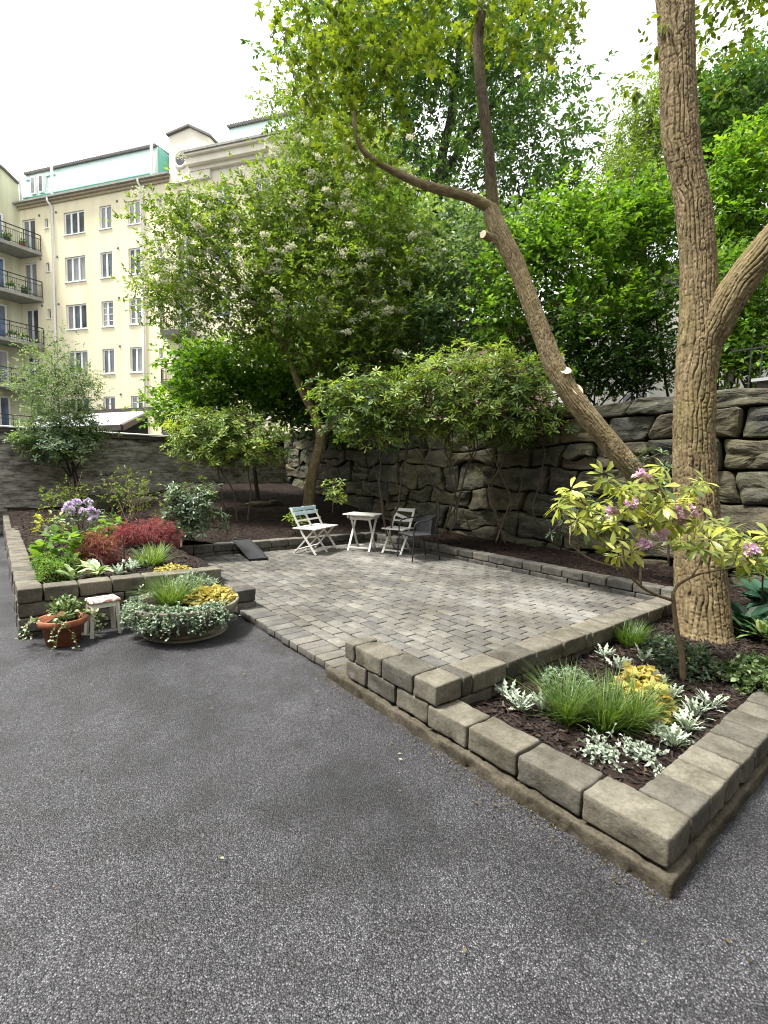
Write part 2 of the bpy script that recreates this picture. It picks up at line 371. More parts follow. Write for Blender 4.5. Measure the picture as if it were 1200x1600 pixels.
def mat_worn_paint(name, paint, under, amount=.62):
    mt, nt, bs, _ = newmat(name); p = pos(nt)
    k = ramp(nt, noise(nt, p, 34, 6, .7), [(amount-.04, (0, 0, 0)), (amount+.04, (1, 1, 1))])
    c = ramp(nt, noise(nt, p, 11, 4), [(.3, tuple(v*.86 for v in paint)), (.7, paint)])
    L(nt, mix(nt, k, c, under), bs.inputs['Base Color']); bs.inputs['Roughness'].default_value = .5
    L(nt, bump(nt, noise(nt, p, 50, 4), .2, .003), bs.inputs['Normal']); return mt
def mat_weave():
    mt, nt, bs, _ = newmat('rattan_weave'); p = pos(nt)
    w = nt.nodes.new('ShaderNodeTexChecker'); w.inputs['Scale'].default_value = 120; L(nt, p, w.inputs['Vector'])
    L(nt, mix(nt, w.outputs['Fac'], (.018, .019, .021), (.06, .062, .066)), bs.inputs['Base Color']); bs.inputs['Roughness'].default_value = .5
    L(nt, bump(nt, w.outputs['Fac'], .5, .004), bs.inputs['Normal']); return mt
def mat_terracotta():
    mt, nt, bs, _ = newmat('terracotta'); p = pos(nt)
    c = ramp(nt, noise(nt, p, 14, 5, .65), [(.3, (.22, .075, .035)), (.55, (.36, .125, .055)), (.8, (.45, .2, .11))])
    wz = ramp(nt, noise(nt, mapv(nt, p, (1, 1, 2.5)), 6, 4), [(.6, (0, 0, 0)), (.75, (1, 1, 1))])
    L(nt, mix(nt, mathn(nt, 'MULTIPLY', wz, .3), c, (.5, .42, .36)), bs.inputs['Base Color']); bs.inputs['Roughness'].default_value = .75
    L(nt, bump(nt, noise(nt, p, 40, 4), .25, .006), bs.inputs['Normal']); return mt

M = {}
M['asphalt'] = mat_asphalt()
M['block'] = mat_block('kerb_block', (.085, .079, .064), (.142, .133, .11), (.21, .198, .167))
M['blockgrey'] = mat_block('grey_block', (.072, .07, .064), (.126, .121, .11), (.19, .183, .167))
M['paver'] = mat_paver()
M['sand'] = mat_plain('joint_sand', (.06, .055, .048), .95, .3, 30, .4)
M['footing'] = mat_block('mortar_footing', (.05, .044, .032), (.085, .075, .055), (.13, .115, .087), .8)
M['boulder'] = mat_boulder()
M['dark'] = mat_plain('dark_earth', (.012, .011, .01), .95, .3, 10, .3)
M['bark'] = mat_bark('furrowed_bark', [(.1, .077, .042), (.19, .149, .084), (.3, .247, .155)], 30, 10, .8, .005)
M['bark2'] = mat_bark('lean_bark', [(.13, .1, .055), (.235, .188, .108), (.35, .295, .188)], 30, 14, .7, .004)
M['barkdark'] = mat_bark('dark_limb_bark', [(.045, .035, .024), (.085, .066, .045), (.14, .115, .08)], 30, 14, .7, .004)
M['twig'] = mat_plain('twig_bark', (.075, .055, .038), .85, .3, 20, .3)
M['twigdark'] = mat_plain('dark_twig_bark', (.028, .022, .017), .88, .3, 20, .3)
M['twigtan'] = mat_plain('tan_twig_bark', (.17, .125, .075), .85, .3, 30, .3)
M['mulch'] = mat_mulch(); M['chip'] = mat_chip()
M['oldwall'] = mat_oldwall()
M['yellow'] = mat_facade('yellow_render', (.88, .81, .57), .12)
M['cream'] = mat_facade('cream_render', (.86, .81, .68), .08)
M['mint'] = mat_plain('mint_cladding', (.66, .82, .76), .5, .06, 2, .05)
M['mintdark'] = mat_plain('green_copper', (.2, .52, .42), .55, .12, 2, .05)
M['rooftile'] = mat_plain('roof_tile', (.15, .14, .13), .8, .25, 6, .3)
M['white'] = mat_plain('white_paint', (.8, .8, .78), .45, .05, 6, .05)
M['concrete'] = mat_plain('balcony_concrete', (.3, .3, .27), .85, .25, 3, .3)
M['iron'] = mat_plain('dark_iron', (.03, .032, .034), .5, .2, 20, .1, .3)
M['glass'] = mat_glass('window_glass'); M['glassblue'] = mat_glass('blue_window_glass', (.07, .12, .22))
M['whitewood'] = mat_worn_paint('white_painted_wood', (.8, .79, .74), (.45, .36, .24), .68)
M['bluewood'] = mat_worn_paint('pale_blue_painted_wood', (.58, .76, .82), (.7, .7, .66), .68)
M['redwood'] = mat_worn_paint('worn_red_white_paint', (.33, .12, .09), (.75, .72, .68), .5)
M['creamwood'] = mat_worn_paint('cream_painted_wood', (.88, .86, .76), (.35, .28, .2), .66)
M['weave'] = mat_weave()
M['rubber'] = mat_plain('black_rubber', (.028, .03, .033), .6, .25, 25, .4)
M['terra'] = mat_terracotta()
M['bowl'] = mat_block('weathered_stone_bowl', (.14, .125, .1), (.25, .235, .195), (.36, .345, .3), .7)
M['metalroof'] = mat_plain('grey_metal_roof', (.42, .44, .44), .5, .08, 1.5, .05, .2)
M['capmetal'] = mat_plain('cap_metal', (.62, .6, .6), .4, .1, 3, .05, .2)
M['brownmetal'] = mat_plain('brown_fascia', (.085, .065, .06), .5, .1, 5, .05)
M['cutwood'] = mat_plain('fresh_cut_wood', (.72, .63, .46), .8, .1, 20, .1)
M['pink'] = mat_facade('pink_boards', (.55, .37, .33), .2)
M['paleh'] = mat_facade('pale_house_render', (.72, .7, .64), .15)

# foliage colours
M['lf_elder'] = mat_leaf('elder_leaf', [(0, (.07, .13, .022)), (.5, (.14, .22, .04)), (1, (.25, .33, .085))], .5)
M['lf_dark'] = mat_leaf('dark_tree_leaf', [(0, (.035, .09, .024)), (.5, (.08, .165, .042)), (1, (.155, .26, .08))], .42)
M['lf_lime'] = mat_leaf('lime_leaf', [(0, (.055, .135, .015)), (.5, (.12, .255, .027)), (1, (.25, .39, .05))], .45)
M['lf_green'] = mat_leaf('fresh_green_leaf', [(0, (.045, .115, .018)), (.5, (.11, .225, .032)), (1, (.22, .36, .065))], .45)
M['lf_maple'] = mat_leaf('maple_leaf', [(0, (.045, .08, .012)), (.5, (.1, .155, .02)), (1, (.21, .27, .035))], .5)
M['lf_rhodo'] = mat_leaf('rhododendron_leaf', [(0, (.05, .1, .026)), (.45, (.125, .21, .055)), (.75, (.24, .35, .085)), (1, (.42, .52, .13))], .38, .35)
M['lf_teal'] = mat_leaf('bluish_leaf', [(0, (.05, .105, .05)), (.6, (.12, .2, .1)), (1, (.27, .36, .22))], .4, .4)
M['lf_yellowrh'] = mat_leaf('yellow_green_leaf', [(0, (.09, .13, .035)), (.45, (.24, .29, .06)), (.8, (.42, .45, .08)), (1, (.55, .56, .2))], .3, .35)
M['lf_pieris'] = mat_leaf('glossy_blue_green_leaf', [(0, (.03, .055, .03)), (.5, (.085, .13, .075)), (.85, (.17, .23, .13)), (1, (.22, .36, .08))], .2, .3)
M['lf_red'] = mat_leaf('red_maple_leaf', [(0, (.1, .028, .034)), (.5, (.24, .085, .09)), (1, (.42, .22, .21))], .4, .5, (1.5, .8, .8))
M['lf_redgreen'] = mat_leaf('red_green_leaf', [(0, (.12, .035, .04)), (.45, (.28, .09, .095)), (.8, (.36, .19, .14)), (1, (.26, .24, .09))], .35, .5, (1.3, 1., .7))
M['lf_grass'] = mat_leaf('grass_blade', [(0, (.05, .105, .022)), (.5, (.115, .195, .05)), (1, (.27, .36, .14))], .4, .4)
M['lf_silver'] = mat_leaf('silver_leaf', [(0, (.22, .28, .2)), (.5, (.38, .45, .35)), (1, (.58, .63, .53))], .2, .6, (1, 1, .9))
M['lf_sage'] = mat_leaf('grey_green_leaf', [(0, (.1, .16, .09)), (.5, (.22, .31, .19)), (1, (.5, .57, .44))], .25, .5, (1, 1, .8))
M['lf_gold'] = mat_leaf('golden_leaf', [(0, (.36, .3, .06)), (.5, (.58, .5, .12)), (1, (.74, .68, .28))], .3, .5, (1.1, 1, .5))
M['lf_amber'] = mat_leaf('amber_leaf', [(0, (.34, .12, .03)), (.22, (.45, .29, .06)), (.6, (.5, .43, .1)), (1, (.52, .51, .17))], .35, .5, (1.1, 1, .5))
M['lf_hosta'] = mat_leaf('hosta_leaf', [(0, (.1, .2, .07)), (.5, (.28, .42, .16)), (.8, (.55, .63, .36)), (1, (.72, .77, .56))], .3, .45, (1.1, 1.1, .7))
M['lf_darkhosta'] = mat_leaf('blue_hosta_leaf', [(0, (.025, .075, .045)), (.6, (.06, .14, .085)), (.85, (.2, .32, .2)), (1, (.55, .62, .45))], .25, .35, (1.1, 1.1, .8))
M['lf_ivy'] = mat_leaf('variegated_ivy_leaf', [(0, (.05, .11, .03)), (.5, (.14, .23, .07)), (.8, (.4, .47, .26)), (1, (.7, .72, .52))], .25, .45, (1.1, 1.1, .7))
M['fl_white'] = mat_leaf('cream_blossom', [(0, (.6, .6, .42)), (1, (.8, .8, .66))], .3, .7, (1, 1, .9))
M['fl_pink'] = mat_leaf('pink_blossom', [(0, (.7, .42, .62)), (.5, (.85, .65, .79)), (1, (.94, .84, .9))], .35, .6, (1.1, .9, 1.1))
M['fl_lilac'] = mat_leaf('lilac_blossom', [(0, (.56, .43, .66)), (.5, (.75, .66, .83)), (1, (.9, .86, .93))], .35, .6, (1.1, 1, 1.1))

# ================================================================== THE SETTING
def grid_axis(h, b, n):
    a = [-h, -h+b*.35, -h+b]; c = list(np.linspace(-h+b, h-b, n+1)[1:-1]) if n > 1 else []
    return np.array(a+c+[h-b, h-b*.35, h])
def rblock(name, lx, ly, lz, b, seed, amp, n=(5, 3, 2), mat=None, freq=9):
    "rounded, slightly worn block centred on the origin"
    ax = [grid_axis(l/2, b, k) for l, k in zip((lx, ly, lz), n)]
    idx = {}; V = []; F = []
    def vid(i, j, k):
        key = (i, j, k)
        if key not in idx: idx[key] = len(V); V.append((ax[0][i], ax[1][j], ax[2][k]))
        return idx[key]
    S = [len(a) for a in ax]
    for d in range(3):
        u, v = (d+1) % 3, (d+2) % 3
        for side in (0, S[d]-1):
            for i in range(S[u]-1):
                for j in range(S[v]-1):
                    q = []
                    for di, dj in ((0, 0), (1, 0), (1, 1), (0, 1)):
                        k = [0, 0, 0]; k[d] = side; k[u] = i+di; k[v] = j+dj; q.append(vid(*k))
                    F.append(q if side else q[::-1])
    V = np.array(V); h = A(lx, ly, lz)/2
    q = np.clip(V, -(h-b), h-b); dv = V-q; ln = np.linalg.norm(dv, axis=1, keepdims=True)
    V = q+dv/np.maximum(ln, 1e-9)*np.minimum(ln, b)
    dirn = nrm(V/h)
    edge = (ln[:, 0] > b*.4).astype(float)
    V = V+dirn*(amp*fbm(V*freq+seed*3.3, 3, seed)-amp*1.6*edge*np.clip(vnoise(V*freq*2.2, seed+9)-.15, 0, 1))[:, None]
    return mesh(name, V, np.array(F), mat, True)

# ---- asphalt: one sheet far beyond the walls
ax_ = np.unique(np.round(np.concatenate([[-90, -50, -25, -12, -6], np.arange(-3, 3.01, .15), np.arange(3.5, 9, .6), [12, 18, 30, 60, 110]]), 3))
ay_ = np.unique(np.round(np.concatenate([[-90, -50, -25, -12, -6], np.arange(-3, 6.01, .15), np.arange(6.5, 15, .6), [18, 24, 40, 70, 110]]), 3))
X, Y = np.meshgrid(ax_, ay_, indexing='ij')
Pg = np.stack([X, Y, np.zeros_like(X)], -1).reshape(-1, 3)
Pg[:, 2] = -.034+.012*vnoise(Pg*.8, 3)*(np.abs(Pg[:, 0]) < 7)+.004*vnoise(Pg*2.2, 5)*(np.abs(Pg[:, 0]) < 7)
ny = len(ay_); i = np.arange(len(ax_)-1)[:, None]*ny; j = np.arange(ny-1)[None]
Fg = np.stack([i+j, i+ny+j, i+ny+j+1, i+j+1], -1).reshape(-1, 4)
link('asphalt_yard', mesh('asphalt_yard', Pg, Fg, M['asphalt'], True), label='dark grey asphalt yard with pale stone chips', kind='structure')

# ---- patio: base, then every paver its own piece
PZ = .045
b = MB(); b.box(1.93, 6.3, 1.9, 8.0, -.12, PZ-.022)
patio = link('patio', mesh('patio', np.concatenate(b.V), np.concatenate(b.F[4]), M['sand']), label='grey block paved patio with stretcher bond rows', kind='structure')
rng = np.random.RandomState(11)
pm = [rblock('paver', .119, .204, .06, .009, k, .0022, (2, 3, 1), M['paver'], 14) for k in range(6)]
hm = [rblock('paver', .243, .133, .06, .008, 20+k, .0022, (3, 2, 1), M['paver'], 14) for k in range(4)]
pav = []
yy = 2.80
while yy < 4.66:                                       # soldier row along the asphalt
    pav.append((hm[rng.randint(4)], 2.043+rng.randn()*.004, yy+.07, rng.randn()*.01)); yy += .141
x = 2.172+.064; row = 0
while x < 6.1:
    yy = 1.96+(.106 if row % 2 else 0)+rng.rand()*.02
    while yy < 7.85:
        if not (x < 2.33 and (yy < 2.74 and False)):
            pav.append((pm[rng.randint(6)], x+rng.randn()*.0015, yy+.106, rng.randn()*.008))
        yy += .2125+rng.rand()*.002
    x += .1285+(.006 if rng.rand() < .15 else 0); row += 1
def depth(p): return (np.asarray(p)-A(0, 0, EYE))@CF
def visible_paver(x, y):
    if x < 2.17: return True
    hid = y < 2.07+max(0, (x-1.9))*.0 or (y < 2.8 and x < 2.1+.22) 
    return y > 2.07+.06*0 and not (y < 2.95 and x < 2.30)
pav.sort(key=lambda t: (0 if (visible_paver(t[1], t[2]) and t[2] > 2.06+(t[1]-1.9)*.13) else 1, depth((t[1], t[2], PZ))))
far = MB(); fart = []
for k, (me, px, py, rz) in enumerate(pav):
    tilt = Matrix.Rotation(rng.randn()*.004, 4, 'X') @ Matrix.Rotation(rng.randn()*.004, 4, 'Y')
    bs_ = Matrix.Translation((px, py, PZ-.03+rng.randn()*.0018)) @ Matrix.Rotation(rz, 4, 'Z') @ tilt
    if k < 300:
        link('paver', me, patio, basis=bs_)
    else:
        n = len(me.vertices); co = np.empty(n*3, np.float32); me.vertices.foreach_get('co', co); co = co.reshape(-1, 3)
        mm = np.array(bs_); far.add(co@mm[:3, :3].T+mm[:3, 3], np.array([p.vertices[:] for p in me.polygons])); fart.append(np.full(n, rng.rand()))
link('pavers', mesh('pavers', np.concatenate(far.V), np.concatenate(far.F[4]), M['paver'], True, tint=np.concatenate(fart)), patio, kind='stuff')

# ---- kerbs of concrete blocks
bm_cache = {}
def block_mesh(length, width, height, mat, var):
    key = (round(length, 2), round(width, 3), round(height, 3), mat, var)
    if key not in bm_cache:
        bm_cache[key] = rblock('block', key[0], width, height, .013 if height > .08 else .01, 40+len(bm_cache), .0075, (9, 6, 5), M[mat], 10)
    return bm_cache[key]
def course(parent, axis, a0, a1, c, width, z0, z1, rng, ln=.3, mat='block', joint=.008, lens=None, jit=.003):
    a = a0; s = 1 if a1 > a0 else -1; k = 0
    while (a1-a)*s > .04:
        l = lens[k % len(lens)] if lens else ln*(1+rng.uniform(-.05, .05))
        if (a1-a)*s-l < .08: l = (a1-a)*s
        l = round(l, 2) if l > .06 else l
        me = block_mesh(l-joint, width, z1-z0-.004, mat, rng.randint(3))
        cc = c+rng.randn()*jit; mid = a+s*l/2; zc = (z0+z1)/2+rng.randn()*.0015
        rz = (0 if axis == 'x' else math.pi/2)+rng.randn()*.006+(math.pi if rng.rand() < .5 else 0)
        loc = (mid, cc, zc) if axis == 'x' else (cc, mid, zc)
        link('block', me, parent, basis=Matrix.Translation(loc) @ Matrix.Rotation(rz, 4, 'Z'))
        a += s*l; k += 1
def footing(parent, x0, x1, y0, y1, z1, mat='footing'):
    "rough mortar strip under a kerb"
    n = 40; V = []; F = []
    long_x = (x1-x0) > (y1-y0)
    me = rblock('footing', x1-x0, y1-y0, z1+.08, .014, 3, .016, (160 if long_x else 10, 10 if long_x else 160, 4), M[mat], 13)
    link('footing', me, parent, basis=Matrix.Translation(((x0+x1)/2, (y0+y1)/2, (z1-.08)/2)))

rng = np.random.RandomState(5)
t = thing('block_edging', 'two course edging of buff concrete blocks between asphalt and front planting bed', 'edging', (2.0, 1.8, 0))
footing(t, 1.872, 2.16, .614, 3.0, .04)
course(t, 'y', .637, 2.76, 2.0, .205, .047, .177, rng, lens=[.35, .33, .31, .30, .29, .3, .28])     # lower course along the asphalt
course(t, 'y', 1.855, 2.77, 2.0, .215, .178, .306, rng, lens=[.205, .3, .3, .105])                     # top course up to the step
t = thing('block_edging', 'block edging flush with patio, running to the thick trunk', 'edging', (4, 1.95, 0))
course(t, 'x', 2.11, 6.2, 1.955, .205, .178, .304, rng, lens=[.09, .33, .32, .33, .31])
course(t, 'x', 2.11, 6.2, 1.965, .2, .05, .176, rng, ln=.31)
t = thing('block_edging', 'buff block edging of front bed at lower right corner', 'edging', (3.6, .7, 0))
footing(t, 2.14, 6.5, .62, .86, .036)
course(t, 'x', 2.106, 6.4, .742, .21, .047, .177, rng, lens=[.21, .19, .2, .22])
t = thing('block_edging', 'grey block edging along patio in front of boulder wall', 'edging', (6.2, 4.5, 0))
course(t, 'y', 2.06, 8.05, 6.21, .21, .09, .205, rng, ln=.32, mat='blockgrey', jit=.006)
course(t, 'y', 2.06, 8.05, 6.205, .2, -.02, .088, rng, ln=.3, mat='blockgrey', jit=.006)
t = thing('block_edging', 'grey block edging at back of patio with black ramp', 'edging', (4, 7.95, 0))
course(t, 'x', 2.11, 6.1, 7.96, .2, .1, .23, rng, ln=.34, mat='blockgrey', jit=.006)
course(t, 'x', 2.11, 6.1, 7.965, .2, -.01, .098, rng, ln=.32, mat='blockgrey', jit=.006)
t = thing('block_edging', 'low grey block edging between patio and flower bed with red maples', 'edging', (2, 6.3, 0))
course(t, 'y', 4.72, 8.05, 2.0, .21, .11, .24, rng, lens=[.22, .24, .22, .26], mat='blockgrey')
course(t, 'y', 4.725, 8.05, 2.0, .2, -.01, .108, rng, ln=.3, mat='blockgrey')
t = thing('block_edging', 'front block wall of raised flower bed behind pot and stool', 'edging', (1, 5.2, 0))
for q, (z0, z1) in enumerate(((.275, .405), (.145, .273), (.015, .143), (-.07, .013))):
    course(t, 'x', .118 if q % 2 == 0 else .118, 1.885, 5.235+q*.002, .19, z0, z1, rng, ln=.285 if q else .26, lens=[.19, .27, .27, .28] if q == 0 else [.3, .25, .28, .2], mat='blockgrey' if q else 'block')
t = thing('block_edging', 'long pale block wall on outer side of raised flower bed', 'edging', (.2, 9, 0))
for q, (z0, z1) in enumerate(((.275, .403), (.145, .273), (.015, .143), (-.07, .013))):
    course(t, 'y', 5.335, 12.4, .205+q*.002, .18, z0, z1, rng, ln=.24 if q == 0 else .3, mat='block' if q == 0 else 'blockgrey')

# ---- mulch beds: one uneven sheet
def bed_z(x, y):
    zl = .35+np.clip((y-8.5)/5, 0, 1)*.16
    zb = .17+np.clip((y-8.0)/6.2, 0, 1)*.85
    k = np.clip((x-1.9)/1.5, 0, 1)*np.clip((y-7.2)/.6, 0, 1); k = k*k*(3-2*k)
    zback = zl*(1-k)+zb*k
    zr = .115+np.clip((x-2.6)/3, 0, 1)*.06
    z = np.where(y < 2.0, zr, np.where(x > 6.0, np.maximum(.15+np.clip((x-6.3)/1., 0, 1)*.1, np.where(y > 7.9, zb, 0)), zback))
    return z
st = .055
gx = np.arange(.2, 7.75, st); gy = np.arange(.72, 14.6, st)
X, Y = np.meshgrid(gx, gy, indexing='ij')
cx, cy = X[:-1, :-1]+st/2, Y[:-1, :-1]+st/2
inside = ((cx > 2.02) & (cy < 1.97)) | ((cx > 6.24)) | ((cy > 7.99)) | ((cx < 1.95) & (cy > 5.25))
inside &= (cy > .72)
Z = bed_z(X, Y)
Pn = np.stack([X, Y, np.zeros_like(X)], -1).reshape(-1, 3)
Z = Z+(.022*fbm(Pn*3.5, 3, 2)+.012*vnoise(Pn*14, 4)).reshape(Z.shape)
ny = len(gy); ii, jj = np.nonzero(inside)
F = np.stack([ii*ny+jj, (ii+1)*ny+jj, (ii+1)*ny+jj+1, ii*ny+jj+1], -1)
V = np.stack([X, Y, Z], -1).reshape(-1, 3)
used = np.unique(F); remap = np.zeros(len(V), int); remap[used] = np.arange(len(used))
link('mulch_bed', mesh('mulch_bed', V[used], remap[F], M['mulch'], True), label='dark brown bark mulch of the planting beds', kind='structure')
def ground(x, y):
    p = np.array([[x, y, 0.]])
    return float(bed_z(np.array(x), np.array(y))+.022*fbm(p*3.5, 3, 2)[0]+.012*vnoise(p*14, 4)[0])
rng = np.random.RandomState(21)
def chips(n, xr, yr, keep):
    P = np.stack([rng.uniform(*xr, n), rng.uniform(*yr, n), np.zeros(n)], -1); P = P[keep(P[:, 0], P[:, 1])]
    P[:, 2] = bed_z(P[:, 0], P[:, 1])+.022*fbm(P*3.5, 3, 2)+.012*vnoise(P*14, 4)+rng.uniform(0, .012, len(P))
    return P
CP = np.vstack([chips(7000, (2.12, 6.2), (.83, 1.84), lambda x, y: x > 0), chips(3500, (6.33, 7.3), (.8, 9), lambda x, y: x > 0),
                chips(9000, (.31, 7.2), (8.08, 13), lambda x, y: x > 0), chips(4500, (.31, 1.88), (5.35, 8.1), lambda x, y: x > 0)])
n = len(CP); a = rng.uniform(0, 6.28, n); D = nrm(np.stack([np.cos(a), np.sin(a), rng.randn(n)*.35], -1)); S_ = nrm(np.cross(D, np.stack([rng.randn(n)*.4, rng.randn(n)*.4, np.ones(n)], -1)))
ln = rng.uniform(.008, .03, n)[:, None]; wd = rng.uniform(.003, .009, n)[:, None]
V = np.stack([CP-D*ln-S_*wd, CP+D*ln-S_*wd*.7, CP+D*ln+S_*wd, CP-D*ln+S_*wd*.8], 1).reshape(-1, 3)
link('bark_chips', mesh('bark_chips', V, np.arange(n*4).reshape(-1, 4), M['chip'], tint=np.repeat(rng.rand(n)**1.6, 4)), label='scattered bark chips on the planting beds', kind='stuff')

# ---- boulder retaining wall
WX = 7.42
rng = np.random.RandomState(3)
hs_ = [.0, .36, .78, 1.18, 1.62, 2.02, 2.42, 2.68]; NR = len(hs_)-1
def bed_line(k, y):                                     # wavy bed joints; wilder towards the far end
    if k == 0: return -.1
    if k == NR: return 2.62+.05*vnoise(np.array([[y*1.1, 3.3, 0.]]), 5)[0]
    a_ = .055+.075*np.clip((y-3.5)/3, 0, 1)
    return hs_[k]+a_*(vnoise(np.array([[y*1.25, k*9.7, .5]]), 31)[0]+.5*vnoise(np.array([[y*3.1, k*5.1, .5]]), 33)[0])
cells = []
for k in range(NR):
    yv = -1.3+rng.rand()*.3; tilt = 0
    while yv < 14.5:
        w = rng.uniform(.5, 1.15) if yv < 5 else rng.uniform(.34, .85)
        t2 = rng.uniform(-.16, .16)*(1 if yv < 5 else 1.4)
        ya, yb = yv, yv+w; top = []; bot = []
        for f in np.linspace(0, 1, 6):
            y0 = ya+tilt*-.5+(yb-ya-(t2-tilt)*.5)*f; y1 = ya+tilt*.5+(yb-ya+(t2-tilt)*.5)*f
            bot.append(A(y0, bed_line(k, y0))); top.append(A(y1, bed_line(k+1, y1)))
        poly = bot+top[::-1]
        if rng.rand() < (.1 if yv < 5 else .2) and w > .5:    # split into two flat stones
            f = rng.uniform(.38, .62); mid = [b_*(1-f-.1*math.sin(i*1.3))+t_*(f+.1*math.sin(i*1.3)) for i, (b_, t_) in enumerate(zip(bot, top))]
            cells += [bot+mid[::-1], mid+top[::-1]]
        else: cells.append(poly)
        tilt = t2; yv += w
seeds = cells
def cell(i): return np.array(cells[i])
wall = thing('boulder_wall', 'tall dry boulder retaining wall of grey and brown stones behind patio', 'wall', (WX, 6.5, 0))
b = MB(); b.box(WX+.12, WX+.4, -1.3, 14.6, -.1, 2.62); b.build('backing', M['dark'], wall)
for i in range(len(seeds)):
    pl = cell(i)
    if pl is None: continue
    cen = pl.mean(0); ext = pl.max(0)-pl.min(0)
    if ext.min() < .08: continue
    for _ in range(1):                                  # knock the corners off
        q = []
        for a_, b_ in zip(pl, np.roll(pl, -1, 0)): q += [a_*.88+b_*.12, a_*.12+b_*.88]
        pl = np.array(q)
    per = np.vstack([pl, pl[:1]]); L_ = np.concatenate([[0], np.cumsum(np.linalg.norm(np.diff(per, axis=0), axis=1))])
    K = 40; tt = np.linspace(0, L_[-1], K+1)[:-1]
    ring = np.stack([np.interp(tt, L_, per[:, 0]), np.interp(tt, L_, per[:, 1])], -1)
    ring += .022*np.stack([vnoise(np.c_[ring*6, np.full(K, i)], 1), vnoise(np.c_[ring*6, np.full(K, i)], 2)], -1)
    gap = rng.uniform(.008, .02); dv = ring-cen; dl = np.linalg.norm(dv, axis=1, keepdims=True); ring = cen+dv*np.maximum(0, 1-gap/dl)
    bulge = rng.uniform(.03, .07); tl = rng.randn(2)*A(.07, .12); setb = rng.uniform(-.05, .05)
    V = []
    for s, dx in ((1, .24), (1., .03), (.975, -.04), (.9, -.066), (.76, -.076), (.58, -.08), (.38, -.08), (.18, -.08)):
        p2 = cen+(ring-cen)*s
        off = dx*bulge/.08 if dx < 0 else dx
        xx = WX+setb+off+(p2-cen)@tl
        V.append(np.c_[xx, p2])
    V = np.vstack(V+[np.r_[WX+setb-bulge, cen][None]])
    nr = 8; rg = 1-2*np.abs(vnoise(V*A(1, 3.2, 6)+i, i % 17)); rough = .027*rg+.022*fbm(V*A(1, 7, 11)+i, 2, i % 11)+.007*vnoise(V*24, i % 13)
    msk = np.r_[np.repeat([0, .5, .9, 1, 1, 1, 1, 1], K), 1.]
    V[:, 0] += rough*msk
    ii = np.arange(nr-1)[:, None]*K; jj = np.arange(K)[None]; j2 = (jj+1) % K
    F4 = np.stack([ii+jj, ii+K+jj, ii+K+j2, ii+j2], -1).reshape(-1, 4)
    a_ = np.arange(K); F3 = np.stack([(nr-1)*K+a_, np.full(K, nr*K), (nr-1)*K+(a_+1) % K], -1)
    link('stone', mesh('stone', V-np.r_[WX, cen], [F4, F3], M['boulder'], False), wall, basis=Matrix.Translation((WX, cen[0], cen[1])))

# ---- terrace above the wall, slope behind
gx = np.array([WX+.22, 8.2, 9.5, 12, 16, 24, 45]); gy = np.linspace(-12, 34, 24)
X, Y = np.meshgrid(gx, gy, indexing='ij'); Z = 2.56+.05*vnoise(np.stack([X, Y, X*0], -1).reshape(-1, 3), 6).reshape(X.shape)+np.clip(X-9, 0, 12)*.02
i = np.arange(len(gx)-1)[:, None]*24; j = np.arange(23)[None]
link('terrace_ground', mesh('terrace_ground', np.stack([X, Y, Z], -1), np.stack([i+j, i+24+j, i+25+j, i+j+1], -1).reshape(-1, 4), M['mulch'], True), label='shaded soil terrace on top of the boulder wall', kind='structure')

# ---- weathered rendered wall on the left with its metal cap
t = thing('garden_wall', 'weathered grey rendered wall with metal capping behind flower bed', 'wall', (1.8, 13.1, 0))
gx = np.linspace(-9, 3.66, 120); gz = np.linspace(-.1, 2.1, 26)
X, Z = np.meshgrid(gx, gz, indexing='ij'); P3 = np.stack([X, np.full_like(X, 13.05), Z], -1).reshape(-1, 3)
P3[:, 1] -= .03*fbm(P3*A(1.2, 1, 2.5), 4, 8)
i = np.arange(119)[:, None]*26; j = np.arange(25)[None]
link('render_face', mesh('render_face', P3, np.stack([i+j, i+26+j, i+27+j, i+j+1], -1).reshape(-1, 4), M['oldwall'], True), t)
b = MB(); b.box(-9, 3.655, 13.09, 13.33, -.1, 2.098); b.build('core', M['oldwall'], t)
b = MB(); b.box(-9.05, 3.72, 12.97, 13.4, 2.1, 2.19); b.build('fascia', M['brownmetal'], t)
b = MB(); b.hexa([(-9.1, 12.93, 2.193), (3.76, 12.93, 2.193), (3.76, 13.44, 2.233), (-9.1, 13.44, 2.233), (-9.1, 12.93, 2.215), (3.76, 12.93, 2.215), (3.76, 13.44, 2.26), (-9.1, 13.44, 2.26)]); b.build('cap', M['capmetal'], t)
t = thing('garden_wall', 'set back brownish wall between rendered wall and boulder wall', 'wall', (5.5, 14.4, 0))
gx = np.linspace(3.4, 7.7, 50); gz = np.linspace(-.1, 1.95, 24)
X, Z = np.meshgrid(gx, gz, indexing='ij'); P3 = np.stack([X, np.full_like(X, 14.35), Z], -1).reshape(-1, 3)
P3[:, 1] -= .04*fbm(P3*A(1.5, 1, 2.5), 4, 12)
i = np.arange(49)[:, None]*24; j = np.arange(23)[None]
link('render_face', mesh('render_face', P3, np.stack([i+j, i+24+j, i+25+j, i+j+1], -1).reshape(-1, 4), M['oldwall'], True), t)
b = MB(); b.box(3.4, 7.7, 14.4, 14.6, -.1, 1.94); b.build('core', M['oldwall'], t)

